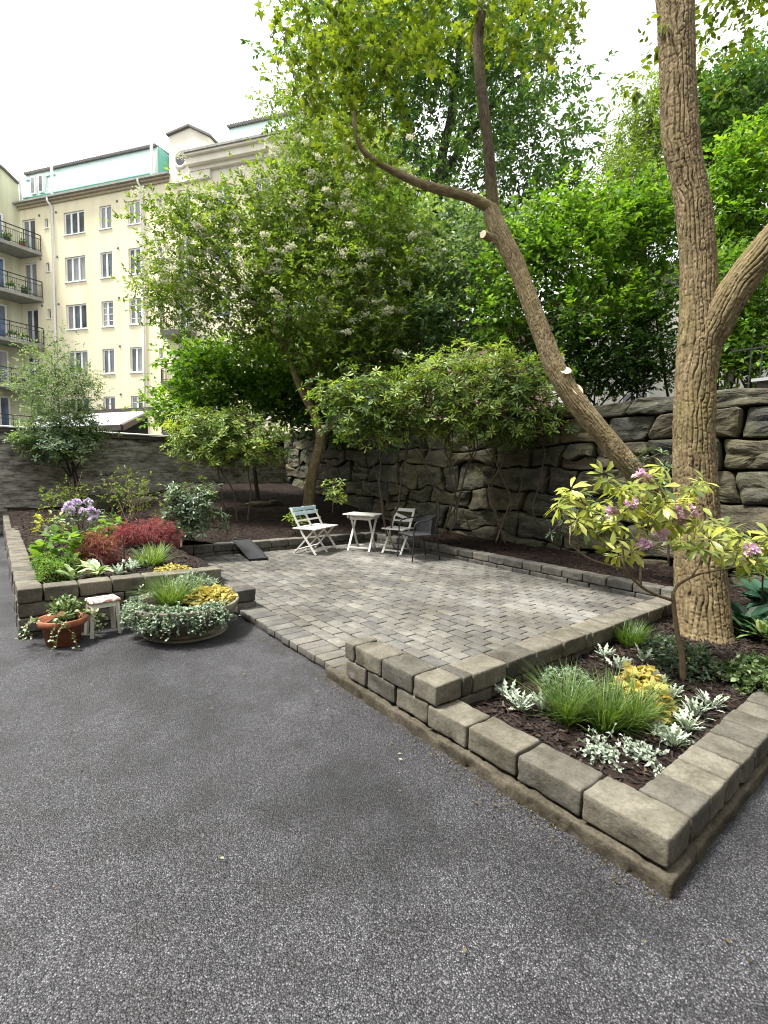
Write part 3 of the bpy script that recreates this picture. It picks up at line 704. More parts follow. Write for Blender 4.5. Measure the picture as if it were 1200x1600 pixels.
# ---- rocks
def rock(name, c, r, seed, label, cat='rock', group=None, k=20):
    th = np.linspace(0, 2*math.pi, k+1)[:-1]; ph = np.linspace(-math.pi/2, math.pi/2, 11)
    V = np.stack([np.cos(ph)[:, None]*np.cos(th), np.cos(ph)[:, None]*np.sin(th), np.repeat(np.sin(ph)[:, None], k, 1)], -1).reshape(-1, 3)
    V = np.sign(V)*np.abs(V)**.7*(1+.3*fbm(V*1.6+seed, 3, seed)+.1*vnoise(V*5, seed))[:, None]*A(*r)
    i = np.arange(10)[:, None]*k; j = np.arange(k)[None]; j2 = (j+1) % k
    link(name, mesh(name, V, np.stack([i+j, i+j2, i+k+j2, i+k+j], -1).reshape(-1, 4), M['boulder'], False), basis=Matrix.Translation(Vector(c)), label=label, cat=cat, group=group)
rock('rock_outcrop', tuple(W(72, 796, 11.2)), (.95, .5, .2), 2, 'sloping grey bedrock outcrop at foot of weathered wall, beside long block wall')
rock('rock_outcrop', tuple(W(168, 790, 11.4)), (.85, .4, .26), 5, 'grey bedrock lump at foot of weathered wall behind lilac flowers')
rock('rock_outcrop', tuple(W(232, 790, 11.6)), (.5, .35, .2), 9, 'small grey rock beside bare twiggy bush')
rock('flat_stone', (4.95, 11.0, ground(4.95, 11.)+.03), (.32, .12, .06), 4, 'flat pale stone lying in mulch, longer of the two', 'stone')
rock('flat_stone', (5.45, 11.15, ground(5.45, 11.15)+.03), (.2, .11, .07), 7, 'flat pale stone lying in mulch, shorter of the two', 'stone')

# ================================================================== THE APARTMENT BUILDING
TH = R_(-56.5); FD = A(math.cos(TH), math.sin(TH), 0); FN = A(-math.sin(TH), math.cos(TH), 0); FC = 24.44
def fp(s, z, o=0.): return FD*s+FN*(FC+o)+A(0, 0, z)        # s along the facade, o away from the viewer
def fbox(mb, s0, s1, z0, z1, o0, o1):
    return mb.hexa([fp(s0, z0, o0), fp(s1, z0, o0), fp(s1, z0, o1), fp(s0, z0, o1), fp(s0, z1, o0), fp(s1, z1, o0), fp(s1, z1, o1), fp(s0, z1, o1)])
bld = thing('apartment_building', 'yellow rendered apartment block with mint mansard roof and corner balconies', 'building', fp(-27, 0))
rows = [(15.85, 17.2), (12.95, 14.48), (10.0, 11.55), (7.12, 8.64), (4.2, 5.7), (1.3, 2.8)]
wins = []                                                  # s0, s1, z0, z1, sashes, kind
for k, (z0, z1) in enumerate(rows):
    wins += [(-29.68, -27.99, z0, z1, 3, 'w'), (-26.76, -25.83, z0, z1, 2, 'b' if k == 2 else 'w'), (-24.56, -23.64, z0, z1, 2, 'b' if k in (2, 4) else 'w')]
    wins += [(-33.3, -32.16, z0-.75, z1, 2, 'w'), (-31.3, -31.02, z1-.72, z1-.14, 1, 's'), (-22.35, -22.05, z1-.75, z1-.15, 1, 's')]
    wins += [(-20.9, -20.0, z0-.7, z1+.1, 2, 'b'), (-18.4, -17.3, z0, z1, 2, 'w'), (-15.9, -14.8, z0, z1, 2, 'w'), (-13.4, -12.3, z0, z1, 2, 'w')]
S0, S1, ZT = -33.5, -8.0, 17.86
ss = sorted(set([S0, S1]+[w[0] for w in wins]+[w[1] for w in wins])); zs = sorted(set([-.2, ZT]+[w[2] for w in wins]+[w[3] for w in wins]))
fm = MB(); DEP = .16
for a0, a1 in zip(ss[:-1], ss[1:]):
    zz0 = None
    for z0, z1 in list(zip(zs[:-1], zs[1:]))+[(None, None)]:
        hole = z0 is None or any(w[0]-1e-6 <= a0 and a1 <= w[1]+1e-6 and w[2]-1e-6 <= z0 and z1 <= w[3]+1e-6 for w in wins)
        if not hole:
            if zz0 is None: zz0 = z0
            zz1 = z1
        elif zz0 is not None:
            fm.add([fp(a0, zz0), fp(a1, zz0), fp(a1, zz1), fp(a0, zz1)], np.array([[0, 1, 2, 3]])); zz0 = None
for (a0, a1, z0, z1, n, kd) in wins:                       # reveals
    q = [fp(a0, z0), fp(a1, z0), fp(a1, z1), fp(a0, z1)]; r = [fp(a0, z0, DEP), fp(a1, z0, DEP), fp(a1, z1, DEP), fp(a0, z1, DEP)]
    fm.add(q+r, np.array([[0, 4, 5, 1], [1, 5, 6, 2], [2, 6, 7, 3], [3, 7, 4, 0]]))
fm.add([fp(S1, -.2), fp(S1, -.2, 10), fp(S1, ZT, 10), fp(S1, ZT)], np.array([[0, 1, 2, 3]]))
fm.build('wall', M['yellow'], bld)
for (a0, a1, z0, z1, n, kd) in wins:
    f = MB(); e = .05 if kd == 's' else .085
    o0, o1 = .075, .135
    fbox(f, a0, a1, z0, z0+e, o0, o1); fbox(f, a0, a1, z1-e, z1, o0, o1)
    fbox(f, a0, a0+e, z0+e, z1-e, o0, o1); fbox(f, a1-e, a1, z0+e, z1-e, o0, o1)
    for k in range(1, n):
        c = a0+(a1-a0)*k/n; fbox(f, c-e*.75, c+e*.75, z0+e, z1-e, o0-.01, o1-.002)
    if kd == 'b':
        for q in range(1, 4):
            zc = z0+(z1-z0)*q/4; fbox(f, a0+e, a1-e, zc-.018, zc+.018, o0+.02, o1-.004)
    w_ = f.build('window', M['white'], bld)
    sl = MB(); fbox(sl, a0-.06, a1+.06, z0-.05, z0-.002, -.06, .07); sl.build('sill', M['white'], w_)
    for k in range(n):
        p0 = a0+(a1-a0)*k/n+.03; p1 = a0+(a1-a0)*(k+1)/n-.03
        pm_ = MB(); fbox(pm_, p0, p1, z0+.03, z1-.03, .11, .125); pm_.build('pane', M['glass'], w_)
# eaves cornice, gutter, mansard with tile edge
c_ = MB(); fbox(c_, S0, -21.3, ZT, ZT+.14, -.12, .4); fbox(c_, S0, -21.3, ZT+.14, ZT+.24, -.26, .4); c_.build('cornice', mat_plain('cornice_stone', (.42, .36, .25), .9, .2, 5, .3), bld)
g_ = MB(); fbox(g_, S0-.1, -21.25, ZT+.245, ZT+.35, -.4, .3); g_.build('gutter', M['concrete'], bld)
mz = MB(); mz.hexa([fp(-33.4, 18.2, .1), fp(-22.7, 18.2, .1), fp(-22.7, 18.2, 3), fp(-33.4, 18.2, 3), fp(-33.4, 20.28, .45), fp(-22.7, 20.28, .45), fp(-22.7, 20.28, 3), fp(-33.4, 20.28, 3)])
man = mz.build('mansard', M['mint'], bld)
mz = MB(); mz.hexa([fp(-22.69, 18.2, 1.2), fp(-18.0, 18.2, 1.2), fp(-18.0, 18.2, 4), fp(-22.69, 18.2, 4), fp(-22.69, 20.1, 1.4), fp(-18.0, 20.1, 1.4), fp(-18.0, 20.1, 4), fp(-22.69, 20.1, 4)])
mz.build('recessed_mansard', M['mintdark'], bld)
mz = MB(); fbox(mz, -22.696, -22.60, 18.2, 20.26, .5, 3); mz.build('green_cheek', M['mintdark'], bld)
mz = MB(); mz.hexa([fp(-17.9, 18.9, .3), fp(-8, 18.9, .3), fp(-8, 18.9, 4), fp(-17.9, 18.9, 4), fp(-17.9, 20.5, .6), fp(-8, 20.5, .6), fp(-8, 20.5, 4), fp(-17.9, 20.5, 4)])
mz.build('mansard', M['mint'], bld)
for s_ in (-30.65, -22.78):
    q = MB(); fbox(q, s_-.06, s_+.06, 18.25, 20.3, .0, .12); q.build('seam_cover', M['white'], man)
q = MB(); fbox(q, -33.3, -22.75, 18.62, 18.66, .08, .2); fbox(q, -33.3, -30.7, 19.85, 19.88, .3, .42); q.build('flashing', M['mintdark'], man)
w_ = MB()
for a0 in (-32.55, -31.85): fbox(w_, a0, a0+.42, 18.75, 19.85, .05, .4)
dw = w_.build('dormer_window', M['white'], man)
for a0 in (-32.55, -31.85):
    p_ = MB(); fbox(p_, a0+.09, a0+.33, 18.85, 19.75, .035, .06); p_.build('pane', M['glass'], dw)
rt = MB()
for a0 in np.arange(-33.5, -22.8, .17):                     # scalloped tile edge
    V_, F_ = None, None
    P_ = [fp(a0+.15, 20.31, .3), fp(a0+.15, 20.62, 3.2)]
    v_, f_, _ = tube(P_, [.09, .09], 7); rt.add(v_, f_)
for a0 in np.arange(-17.95, -8, .17):
    v_, f_, _ = tube([fp(a0+.15, 20.55, .45), fp(a0+.15, 20.9, 3.4)], [.09, .09], 7); rt.add(v_, f_)
for a0 in np.arange(-22.6, -18.0, .17):
    v_, f_, _ = tube([fp(a0+.15, 20.12, 1.25), fp(a0+.15, 20.4, 3.4)], [.09, .09], 7); rt.add(v_, f_)
rt.build('roof', M['rooftile'], bld)
# gabled bay with round window
gb = MB(); pr = [(-21.28, 17.6), (-18.54, 17.6), (-18.54, 19.68), (-19.85, 20.42), (-21.28, 20.2)]
fr = [fp(s_, z_, -.2) for s_, z_ in pr]; bk = [fp(s_, z_, 1.6) for s_, z_ in pr]
gb.add(fr+bk, [np.array([[0, 1, 2, 3], [5, 8, 7, 6], [0, 5, 6, 1], [1, 6, 7, 2], [2, 7, 8, 3], [3, 8, 9, 4], [4, 9, 5, 0]]), np.array([[0, 3, 4], [5, 9, 8]])])
gab = gb.build('gable', M['cream'], bld)
cp = MB(); cp.bar(fp(-21.38, 20.25, .6), fp(-19.85, 20.48, .6), 1.9, .1); cp.bar(fp(-19.85, 20.48, .6), fp(-18.44, 19.72, .6), 1.9, .1); cp.build('coping', M['rooftile'], gab)
th_ = np.linspace(0, 2*math.pi, 33)
P_ = np.array([fp(-20.45+.42*math.cos(a), 18.8+.42*math.sin(a), -.21) for a in th_])
v_, f_, _ = tube(P_, .09, 8, close=False); rw = link('round_window', mesh('round_window', v_, f_, M['cream'], True), bld)
q = MB(); ring = [fp(-20.45+.36*math.cos(a), 18.8+.36*math.sin(a), -.205) for a in th_[:-1]]
q.add(ring+[fp(-20.45, 18.8, -.205)], np.array([[i, (i+1) % 32, 32] for i in range(32)])); q.build('pane', M['glass'], rw)
q = MB(); fbox(q, -19.9, -8, 18.05, 18.25, -.25, .4); fbox(q, -19.9, -8, 18.25, 18.6, -.55, .4); fbox(q, -19.9, -8, 18.6, 18.7, -.75, .4); q.build('main_cornice', M['cream'], bld)
q = MB(); fbox(q, -20.0, -8, 18.702, 18.82, -.85, .5); q.build('gutter', M['concrete'], bld)
q = MB(); fbox(q, -21.28, -8, 17.5, 18.9, .0-.004, 1); q.build('upper_wall', M['cream'], bld)
for s_, zt in ((-30.6, 17.95), (-23.43, 18.0)):            # downpipes
    v_, f_, _ = tube([fp(s_, zt+.15, -.34), fp(s_, zt-.05, -.34), fp(s_+.05, zt-.3, -.1), fp(s_+.05, 9, -.1), fp(s_+.05, 0, -.1)], .065, 8); link('downpipe', mesh('downpipe', v_, f_, M['white'], True), bld)
v_, f_, _ = tube([fp(-33.25, 19.9, -.3), fp(-33.2, 19.6, -.12), fp(-33.15, 18.3, -.12)], .065, 8); link('downpipe', mesh('downpipe', v_, f_, M['white'], True), bld)
vt = mat_plain('vent_grey', (.2, .2, .18), .8, .1, 5, 0)
for k, (z0, z1) in enumerate(rows):                         # round wall vents
    for s_ in (-31.75, -30.3, -25.35, -22.95):
        v_, f_, _ = tube([fp(s_, z1+.13, -.04), fp(s_, z1+.13, .05)], .075, 8); link('vent', mesh('vent', v_, f_, vt, True), bld)
# angled wing and its balconies
WD = (-.55/2.22, 2.15/2.22)                               # wing direction in (s, towards viewer)
def wp(c, z, out=0.): return fp(-33.5+WD[0]*c+out*WD[1], z, -(WD[1]*c)+out*WD[0]*1.0)
q = MB(); prof = [(0, 19.45), (.8, 19.95), (1.8, 20.4), (3.2, 20.8), (6, 21.1)]
for (c0, z0), (c1, z1) in zip(prof[:-1], prof[1:]):
    q.add([wp(c0, -.2), wp(c1, -.2), wp(c1, z1), wp(c0, z0)], np.array([[0, 1, 2, 3]]))
q.build('wing_wall', mat_facade('pale_green_render', (.76, .76, .54)), bld)
q = MB()
for (c0, z0), (c1, z1) in zip(prof[:-1], prof[1:]): q.bar(wp(c0, z0+.05, -.1), wp(c1, z1+.05, -.1), .5, .12)
q.build('wing_roof_edge', M['rooftile'], bld)
for k, (z0, z1) in enumerate(rows):
    f = MB()
    for c0, c1 in ((.95, 2.1), (3.0, 4.2)):
        for u0, u1, y0, y1 in ((c0, c1, z1-.1, z1), (c0, c1, z0-.75, z0-.65), (c0, c0+.1, z0-.65, z1-.1), (c1-.1, c1, z0-.65, z1-.1), ((c0+c1)/2-.06, (c0+c1)/2+.06, z0-.65, z1-.1)):
            f.hexa([wp(u0, y0, .0), wp(u1, y0, .0), wp(u1, y0, .06), wp(u0, y0, .06), wp(u0, y1, .0), wp(u1, y1, .0), wp(u1, y1, .06), wp(u0, y1, .06)])
    w_ = f.build('window', M['white'], bld)
    for c0, c1 in ((.95, 2.1), (3.0, 4.2)):
        p_ = MB(); p_.add([wp(c0+.05, z0-.7, .02), wp(c1-.05, z0-.7, .02), wp(c1-.05, z1-.05, .02), wp(c0+.05, z1-.05, .02)], np.array([[0, 1, 2, 3]])); p_.build('pane', M['glassblue'], w_)
    zb = z0-.85; OW = 1.85
    if k == 5: continue
    sl = MB(); sl.hexa([wp(0.02, zb-.2, 0), wp(5, zb-.2, 0), wp(5, zb-.2, OW), wp(-.45, zb-.2, OW), wp(0.02, zb, 0), wp(5, zb, 0), wp(5, zb, OW), wp(-.45, zb, OW)])
    bal = sl.build('balcony', M['concrete'], bld)
    rl = MB()
    a0, a1 = wp(-.4, zb, OW-.05), wp(5, zb, OW-.05); upz = A(0, 0, 1)
    rl.bar(a0+upz*1.05, a1+upz*1.05, .05, .05); rl.bar(a0+upz*.8, a1+upz*.8, .03, .03); rl.bar(a0+upz*.1, a1+upz*.1, .03, .03)
    nb = 46
    for i in range(nb+1):
        p_ = a0+(a1-a0)*i/nb; thick = .045 if i % 8 == 0 else .016
        rl.bar(p_, p_+upz*(1.05 if i % 8 == 0 else .8), thick, thick)
    rl.build('railing', M['iron'], bal)
    if k < 4:                                              # things standing on the balconies
        rb = np.random.RandomState(k)
        for i in range(2):
            c0 = .35+i*.75+rb.rand()*.2; p0 = wp(c0, zb, OW-.5)
            pt_ = thing('balcony_planter', ['wooden', 'dark', 'pale', 'small'][k]+' planter box on '+['top', 'second', 'third', 'fourth'][k]+' corner balcony, '+('nearer facade corner' if i == 0 else 'farther from facade corner'), 'planter', p0)
            q = MB(); q.box(p0[0]-.16, p0[0]+.16, p0[1]-.16, p0[1]+.16, zb+.002, zb+.32); q.build('box', [M['terra'], M['iron'], M['white'], M['creamwood']][(k+i) % 4], pt_)
            pp = p0+A(0, 0, .42)+rb.randn(60, 3)*A(.13, .13, .08); dd = nrm(rb.randn(60, 3)); sd_ = nrm(np.cross(dd, rb.randn(60, 3)))
            V_ = np.stack([pp, pp+dd*.09+sd_*.05, pp+dd*.18, pp+dd*.09-sd_*.05], 1).reshape(-1, 3)
            link('foliage', mesh('foliage', V_, np.arange(240).reshape(-1, 4), M['lf_green'], tint=np.repeat(rb.rand(60), 4)), pt_)
# rounded balconies on the bay
for (z0, z1) in rows[1:5]:
    zb = z0-.78; aa = np.linspace(0, math.pi, 17)
    top = [fp(-20.75-1.15*math.cos(a), zb, -1.0*math.sin(a)**.7) for a in aa]; bot = [fp(-20.75-1.0*math.cos(a), zb-.22, -.85*math.sin(a)**.7) for a in aa]
    q = MB(); n = 17
    q.add(top+bot, [np.array([[i, i+1, n+i+1, n+i] for i in range(n-1)])])
    q.add(top+[fp(-20.75, zb, 0)], np.array([[i+1, i, n] for i in range(n-1)])); q.add(bot+[fp(-20.75, zb-.22, 0)], np.array([[i, i+1, n] for i in range(n-1)]))
    bal = q.build('round_balcony', M['concrete'], bld)
    rl = MB()
    for h_, r_ in ((.98, .028), (.75, .02), (.1, .02)):
        v_, f_, _ = tube(np.array([fp(-20.75-1.1*math.cos(a), zb+h_, -.95*math.sin(a)**.7) for a in aa]), r_, 6); rl.add(v_, f_)
    for a in np.linspace(0, math.pi, 26):
        p_ = fp(-20.75-1.1*math.cos(a), zb, -.95*math.sin(a)**.7); rl.bar(p_, p_+A(0, 0, .76), .018, .018)
    rl.build('railing', M['iron'], bal)

# ---- two unseen buildings added behind the viewer to shade the faces turned to it
cb = link('unseen_shade_block', None, basis=Matrix.Translation((-8, -7, -.04)), kind='structure')
M['shadeblock'] = mat_facade('shade_block_render', (.3, .27, .22), .2)
q = MB(); q.box(-14, -8, -16, 9, -.1, 12); q.box(-7.99, 26, -14, -7, -.1, 8.5); q.build('wall', M['shadeblock'], cb)  # walls of the unseen shade blocks
q = MB(); q.box(-14.3, -7.7, -16.3, 9.3, 12.002, 12.3); q.box(-7.69, 26.3, -14.3, -6.7, 8.504, 8.8); q.build('roof', M['rooftile'], cb)  # roofs of the unseen shade blocks
for zc in (1.2, 4.2, 7.2, 9.8):
    for c_ in np.arange(-5, 8, 2.7):
        q = MB(); q.box(-8.0, -7.95, c_, c_+1.2, zc, zc+1.5); w_ = q.build('window', M['white'], cb); q = MB(); q.box(-7.955, -7.945, c_+.08, c_+1.12, zc+.08, zc+1.42); q.build('pane', M['glass'], w_)  # windows of the unseen shade block
    for c_ in np.arange(-6, 24, 2.9) if zc < 6 else ():
        q = MB(); q.box(c_, c_+1.2, -7.0, -6.95, zc, zc+1.5); w_ = q.build('window', M['white'], cb); q = MB(); q.box(c_+.08, c_+1.12, -6.955, -6.945, zc+.08, zc+1.42); q.build('pane', M['glass'], w_)  # windows of the unseen shade block

# ---- low shed behind the rendered wall
t = thing('shed', 'low shed with pale grey metal roof just behind rendered wall', 'shed', W(170, 668, 18))
tl, tr, br, bl = W(60, 650, 23), W(240, 641, 23), W(190, 666, 17.5), W(40, 671, 17.5)
up_ = A(0, 0, .12); q = MB(); q.hexa([bl-up_, br-up_, tr-up_, tl-up_, bl, br, tr, tl]); q.build('roof', M['metalroof'], t)
q = MB(); q.bar(br-up_*.4, tr-up_*.4, .12, .22); q.bar(bl-up_*.4, br-up_*.4, .12, .2); q.bar(tl+up_*.4, tr+up_*.4, .15, .2); q.build('fascia', M['brownmetal'], t)
q = MB(); gnd = lambda p: A(p[0], p[1], -.04)
i0 = [bl*.96+tr*.04, br*.94+tl*.06, tr*.94+bl*.06, tl*.96+br*.04]
q.hexa([gnd(p) for p in i0]+[p-up_*1.3 for p in i0]); q.build('wall', M['dark'], t)

# ---- houses glimpsed through the trees
def house(label, p0, p1, depth_, zb, zt, mat, wins_, roofmat):
    "box house whose front runs p0->p1"
    p0 = A(*p0, 0); p1 = A(*p1, 0); d = nrm(p1-p0); n = A(-d[1], d[0], 0)
    if n@A(-.6, -.78, 0) > 0: n = -n
    t = thing('house', label, 'building', (p0+p1)/2+A(0, 0, zb))
    l = np.linalg.norm(p1-p0); z = lambda v: A(0, 0, v)
    q = MB(); q.hexa([p0+z(zb), p1+z(zb), p1+n*depth_+z(zb), p0+n*depth_+z(zb), p0+z(zt), p1+z(zt), p1+n*depth_+z(zt), p0+n*depth_+z(zt)]); q.build('wall', mat, t)
    q = MB(); q.hexa([p0-d*.3-n*.35+z(zt+.002), p1+d*.3-n*.35+z(zt+.002), p1+d*.3+n*(depth_+.3)+z(zt+.002), p0-d*.3+n*(depth_+.3)+z(zt+.002), p0-d*.3-n*.35+z(zt+.25), p1+d*.3-n*.35+z(zt+.25), p1+n*(depth_+.3)+z(zt+.5), p0+n*(depth_+.3)+z(zt+.5)]); q.build('roof', roofmat, t)
    for (a, w, z0, z1) in wins_:
        f = MB(); o = -n*.03
        for u0, u1, y0, y1 in ((a, a+w, z0, z0+.09), (a, a+w, z1-.09, z1), (a, a+.09, z0+.09, z1-.09), (a+w-.09, a+w, z0+.09, z1-.09), (a+w/2-.04, a+w/2+.04, z0+.09, z1-.09)):
            f.hexa([p0+d*u0+o+z(y0), p0+d*u1+o+z(y0), p0+d*u1+n*.04+z(y0), p0+d*u0+n*.04+z(y0), p0+d*u0+o+z(y1), p0+d*u1+o+z(y1), p0+d*u1+n*.04+z(y1), p0+d*u0+n*.04+z(y1)])
        w_ = f.build('window', M['white'], t)
        p_ = MB(); p_.add([p0+d*(a+.05)-n*.015+z(z0+.05), p0+d*(a+w-.05)-n*.015+z(z0+.05), p0+d*(a+w-.05)-n*.015+z(z1-.05), p0+d*(a+.05)-n*.015+z(z1-.05)], np.array([[0, 1, 2, 3]])); p_.build('pane', M['glass'], w_)
    return t
house('pale rendered house glimpsed through shrubs above boulder wall', (21, -8), (20, 13), 8, 2.5, 9.2, M['paleh'], [(a, 1.1, z0, z0+1.5) for a in np.arange(1.2, 19.5, 2.6) for z0 in (3.4, 6.4)], M['rooftile'])
t = house('pink boarded house glimpsed between flowering tree and leaning trunk', (20.5, 13.5), (17.5, 18.5), 7, 2.4, 8.6, M['pink'], [(1.5, 1.1, 4.8, 6.2), (4.5, 1.1, 4.8, 6.2)], M['rooftile'])

# ---- iron fence on the boulder wall
t = thing('iron_fence', 'thin dark iron railing on top of boulder wall behind shrubs', 'fence', (8.25, 4, 2.55))
q = MB(); q.box(8.245, 8.265, -1.2, 2.5, 3.3, 3.32); q.build('top_rail', M['iron'], t)
q = MB(); q.box(8.245, 8.265, -1.2, 2.5, 2.7, 2.725); q.build('bottom_rail', M['iron'], t)
q = MB(); q.box(-.006, .006, -.006, .006, -.12, .78); bar_me = mesh('baluster', np.concatenate(q.V), np.concatenate(q.F[4]), M['iron'])
for yv in np.arange(-1.1, 2.4, .125): link('baluster', bar_me, t, basis=Matrix.Translation((8.255, float(yv), 2.6)))
t = thing('gate_post', 'squat dark brown post with flat metal lid on wall top behind thick trunk', 'post', W(1195, 640, 6.3))
p0 = W(1197, 642, 6.2)
q = MB(); q.box(p0[0]-.09, p0[0]+.13, p0[1]-.12, p0[1]+.1, p0[2], p0[2]+.36); q.build('post', M['brownmetal'], t)
q = MB(); q.box(p0[0]-.14, p0[0]+.18, p0[1]-.17, p0[1]+.15, p0[2]+.362, p0[2]+.4); q.build('lid', M['metalroof'], t)

# ================================================================== FURNITURE
def frame(loc, rz): return Matrix.Translation(Vector([float(c) for c in loc])) @ Matrix.Rotation(rz, 4, 'Z')
class Loc(MB):
    "mesh builder in local coordinates of a placed thing"
    def put(s, name, mat, parent, Bm, smooth=False):
        fs = [np.concatenate(f) for f in s.F.values() if f]
        return link(name, mesh(name, np.concatenate(s.V), fs, mat, smooth), parent, basis=Bm)
def folding_seat(name, label, loc, rz, width, backmat, seats=1, broken=False):
    "folding wooden chair; local +x is forward, y is across"
    t = thing(name, label, 'bench' if seats == 2 else 'chair', loc); Bm = frame(loc, rz)
    hw = width/2; xs = [-hw, 0, hw] if seats == 2 else [-hw, hw]
    for yv in xs:                                          # back leg runs up into the back post, front leg crosses it
        q = Loc(); q.bar((.24, yv, 0), (-.02, yv, .34), .022, .035, (0, 1, 0)); q.bar((-.02, yv, .34), (-.27, yv, .78), .022, .035, (0, 1, 0)); q.put('back_post', M['whitewood'], t, Bm)
        q = Loc(); q.bar((-.2, yv+.026*(1 if yv <= 0 else -1), 0), (.17, yv+.026*(1 if yv <= 0 else -1), .41), .022, .035, (0, 1, 0)); q.put('leg', M['whitewood'], t, Bm)
    for k in range(6):
        xc = -.17+k*.075; q = Loc(); q.box(xc-.033, xc+.033, -hw-.03, hw+.03, .425, .443); q.put('seat_slat', M['whitewood'], t, Bm)
    q = Loc(); q.bar((.2, -hw, .055), (.2, hw, .055), .03, .022); q.bar((-.16, -hw, .055), (-.16, hw, .055), .03, .022); q.put('stretcher', M['whitewood'], t, Bm)
    def back_at(z): return -.02-(z-.34)/.44*.25
    for k, z in enumerate((.75, .675)):
        q = Loc(); xb = back_at(z)+.028
        if broken and k == 1: q.bar((xb, -hw, z), (xb+.01, hw, z-.11), .014, .055)
        else: q.bar((xb, -hw-.01, z), (xb, hw+.01, z), .014, .06)
        q.put('back_slat', backmat, t, Bm)
    q = Loc(); xb = back_at(.56)+.026; q.bar((xb, -hw, .56), (xb, hw, .56), .014, .028); q.put('back_slat', M['whitewood'], t, Bm)
    return t
def zz(p, z=PZ+.004): return (p[0], p[1], z)
folding_seat('folding_bench', 'white folding two seat bench with pale blue back slats', (4.41, 7.44, PZ+.004), R_(-60), .78, M['bluewood'], 2)
folding_seat('folding_chair', 'white folding chair with a slipped back slat', (5.62, 6.6, PZ+.004), R_(-158), .36, M['whitewood'], 1, True)
# table
loc = (5.22, 7.12, PZ+.004); Bm = frame(loc, R_(32)); t = thing('folding_table', 'small white folding table standing between bench and chair', 'table', loc)
for k in range(5):
    q = Loc(); xc = -.2+k*.1; q.box(xc-.047, xc+.047, -.3, .3, .645, .665); q.put('top_slat', M['whitewood'], t, Bm)
for yv in (-.2, .2):
    q = Loc(); q.bar((.2, yv*.86, 0), (-.17, yv*.86, .625), .022, .034, (0, 1, 0)); q.put('leg', M['whitewood'], t, Bm)
    q = Loc(); q.bar((-.2, yv, 0), (.17, yv, .625), .022, .034, (0, 1, 0)); q.put('leg', M['whitewood'], t, Bm)
q = Loc(); q.bar((.165, -.17, .06), (.165, .17, .06), .03, .022); q.bar((-.165, -.2, .06), (-.165, .2, .06), .03, .022); q.put('stretcher', M['whitewood'], t, Bm)
q = Loc(); q.box(-.2, .2, -.235, -.213, .585, .643); q.box(-.2, .2, .213, .235, .585, .643); q.box(.135, .16, -.2, .2, .56, .6); q.box(-.16, -.135, -.2, .2, .56, .6); q.put('apron', M['whitewood'], t, Bm)
# rattan armchair: local +x forward
loc = (5.5, 5.95, PZ+.004); Bm = frame(loc, R_(168)); t = thing('rattan_armchair', 'black rattan armchair with curved tubular arms', 'armchair', loc)
for s_ in (-1, 1):
    P_, r_ = smoothpath([(.24, .25*s_, 0), (.225, .25*s_, .3), (.22, .25*s_, .56), (.15, .255*s_, .64), (0, .26*s_, .66), (-.16, .22*s_, .7), (-.27, .1*s_, .73), (-.29, 0, .735)], [.0115]*8, .03)
    q = Loc(); v_, f_, _ = tube(P_, r_, 8); q.add(v_, f_); q.put('arm', M['iron'], t, Bm, True)
    P_, r_ = smoothpath([(-.3, .23*s_, 0), (-.24, .22*s_, .38), (-.25, .2*s_, .69)], [.0115]*3, .04)
    q = Loc(); v_, f_, _ = tube(P_, r_, 8); q.add(v_, f_); q.put('leg', M['iron'], t, Bm, True)
n = 15; th_ = np.linspace(-1, 1, n)
q = Loc(); Vt = []
for z_, rr in ((.4, 1.), (.44, 1.02), (.58, 1.07), (.715, 1.12)):
    for a in th_: Vt.append((-.26*rr*math.cos(a*1.15)+.02*(1-rr), .235*rr*math.sin(a*1.15)/math.sin(1.15), z_))
Vt = np.array(Vt); inner = Vt+A(.012, 0, 0); K = n
Fq = [[i*K+j, i*K+j+1, (i+1)*K+j+1, (i+1)*K+j] for i in range(3) for j in range(K-1)]
q.add(Vt, np.array(Fq)[:, ::-1]); q.add(inner, np.array(Fq)); q.put('back', M['weave'], t, Bm, True)
q = Loc(); me_ = rblock('seat', .5, .48, .03, .012, 77, .003, (6, 6, 1), M['weave'], 5); link('seat', me_, t, basis=Bm @ Matrix.Translation((0, 0, .415)))
q = Loc(); P_, r_ = smoothpath([(.23, -.25, .4), (.23, .25, .4)], [.011]*2, .1); v_, f_, _ = tube(P_, r_, 8); q.add(v_, f_); q.put('seat_bar', M['iron'], t, Bm, True)
# ramp mat leaning on the kerb
t = thing('rubber_ramp', 'black ribbed rubber mat leaning from patio onto back edging', 'ramp', (3.25, 7.5, PZ))
a0, a1 = A(3.06, 7.13, PZ+.012), A(3.35, 7.1, PZ+.012); b0, b1 = A(3.13, 8.02, .248), A(3.42, 8.0, .248)
q = MB(); up_ = A(0, 0, .014); q.hexa([a0-up_*.6, a1-up_*.6, b1-up_*.6, b0-up_*.6, a0+up_, a1+up_, b1+up_, b0+up_]); pl_ = q.build('board', M['rubber'], t)
q = MB(); e1 = A(0, 0, .02); q.bar(a0+e1, a1+e1, .02, .012); q.bar(b0+e1, b1+e1, .02, .012); q.bar(a0+e1*1.02, b0+e1*1.02, .02, .012); q.bar(a1+e1*1.02, b1+e1*1.02, .02, .012); q.build('rim', M['rubber'], t)

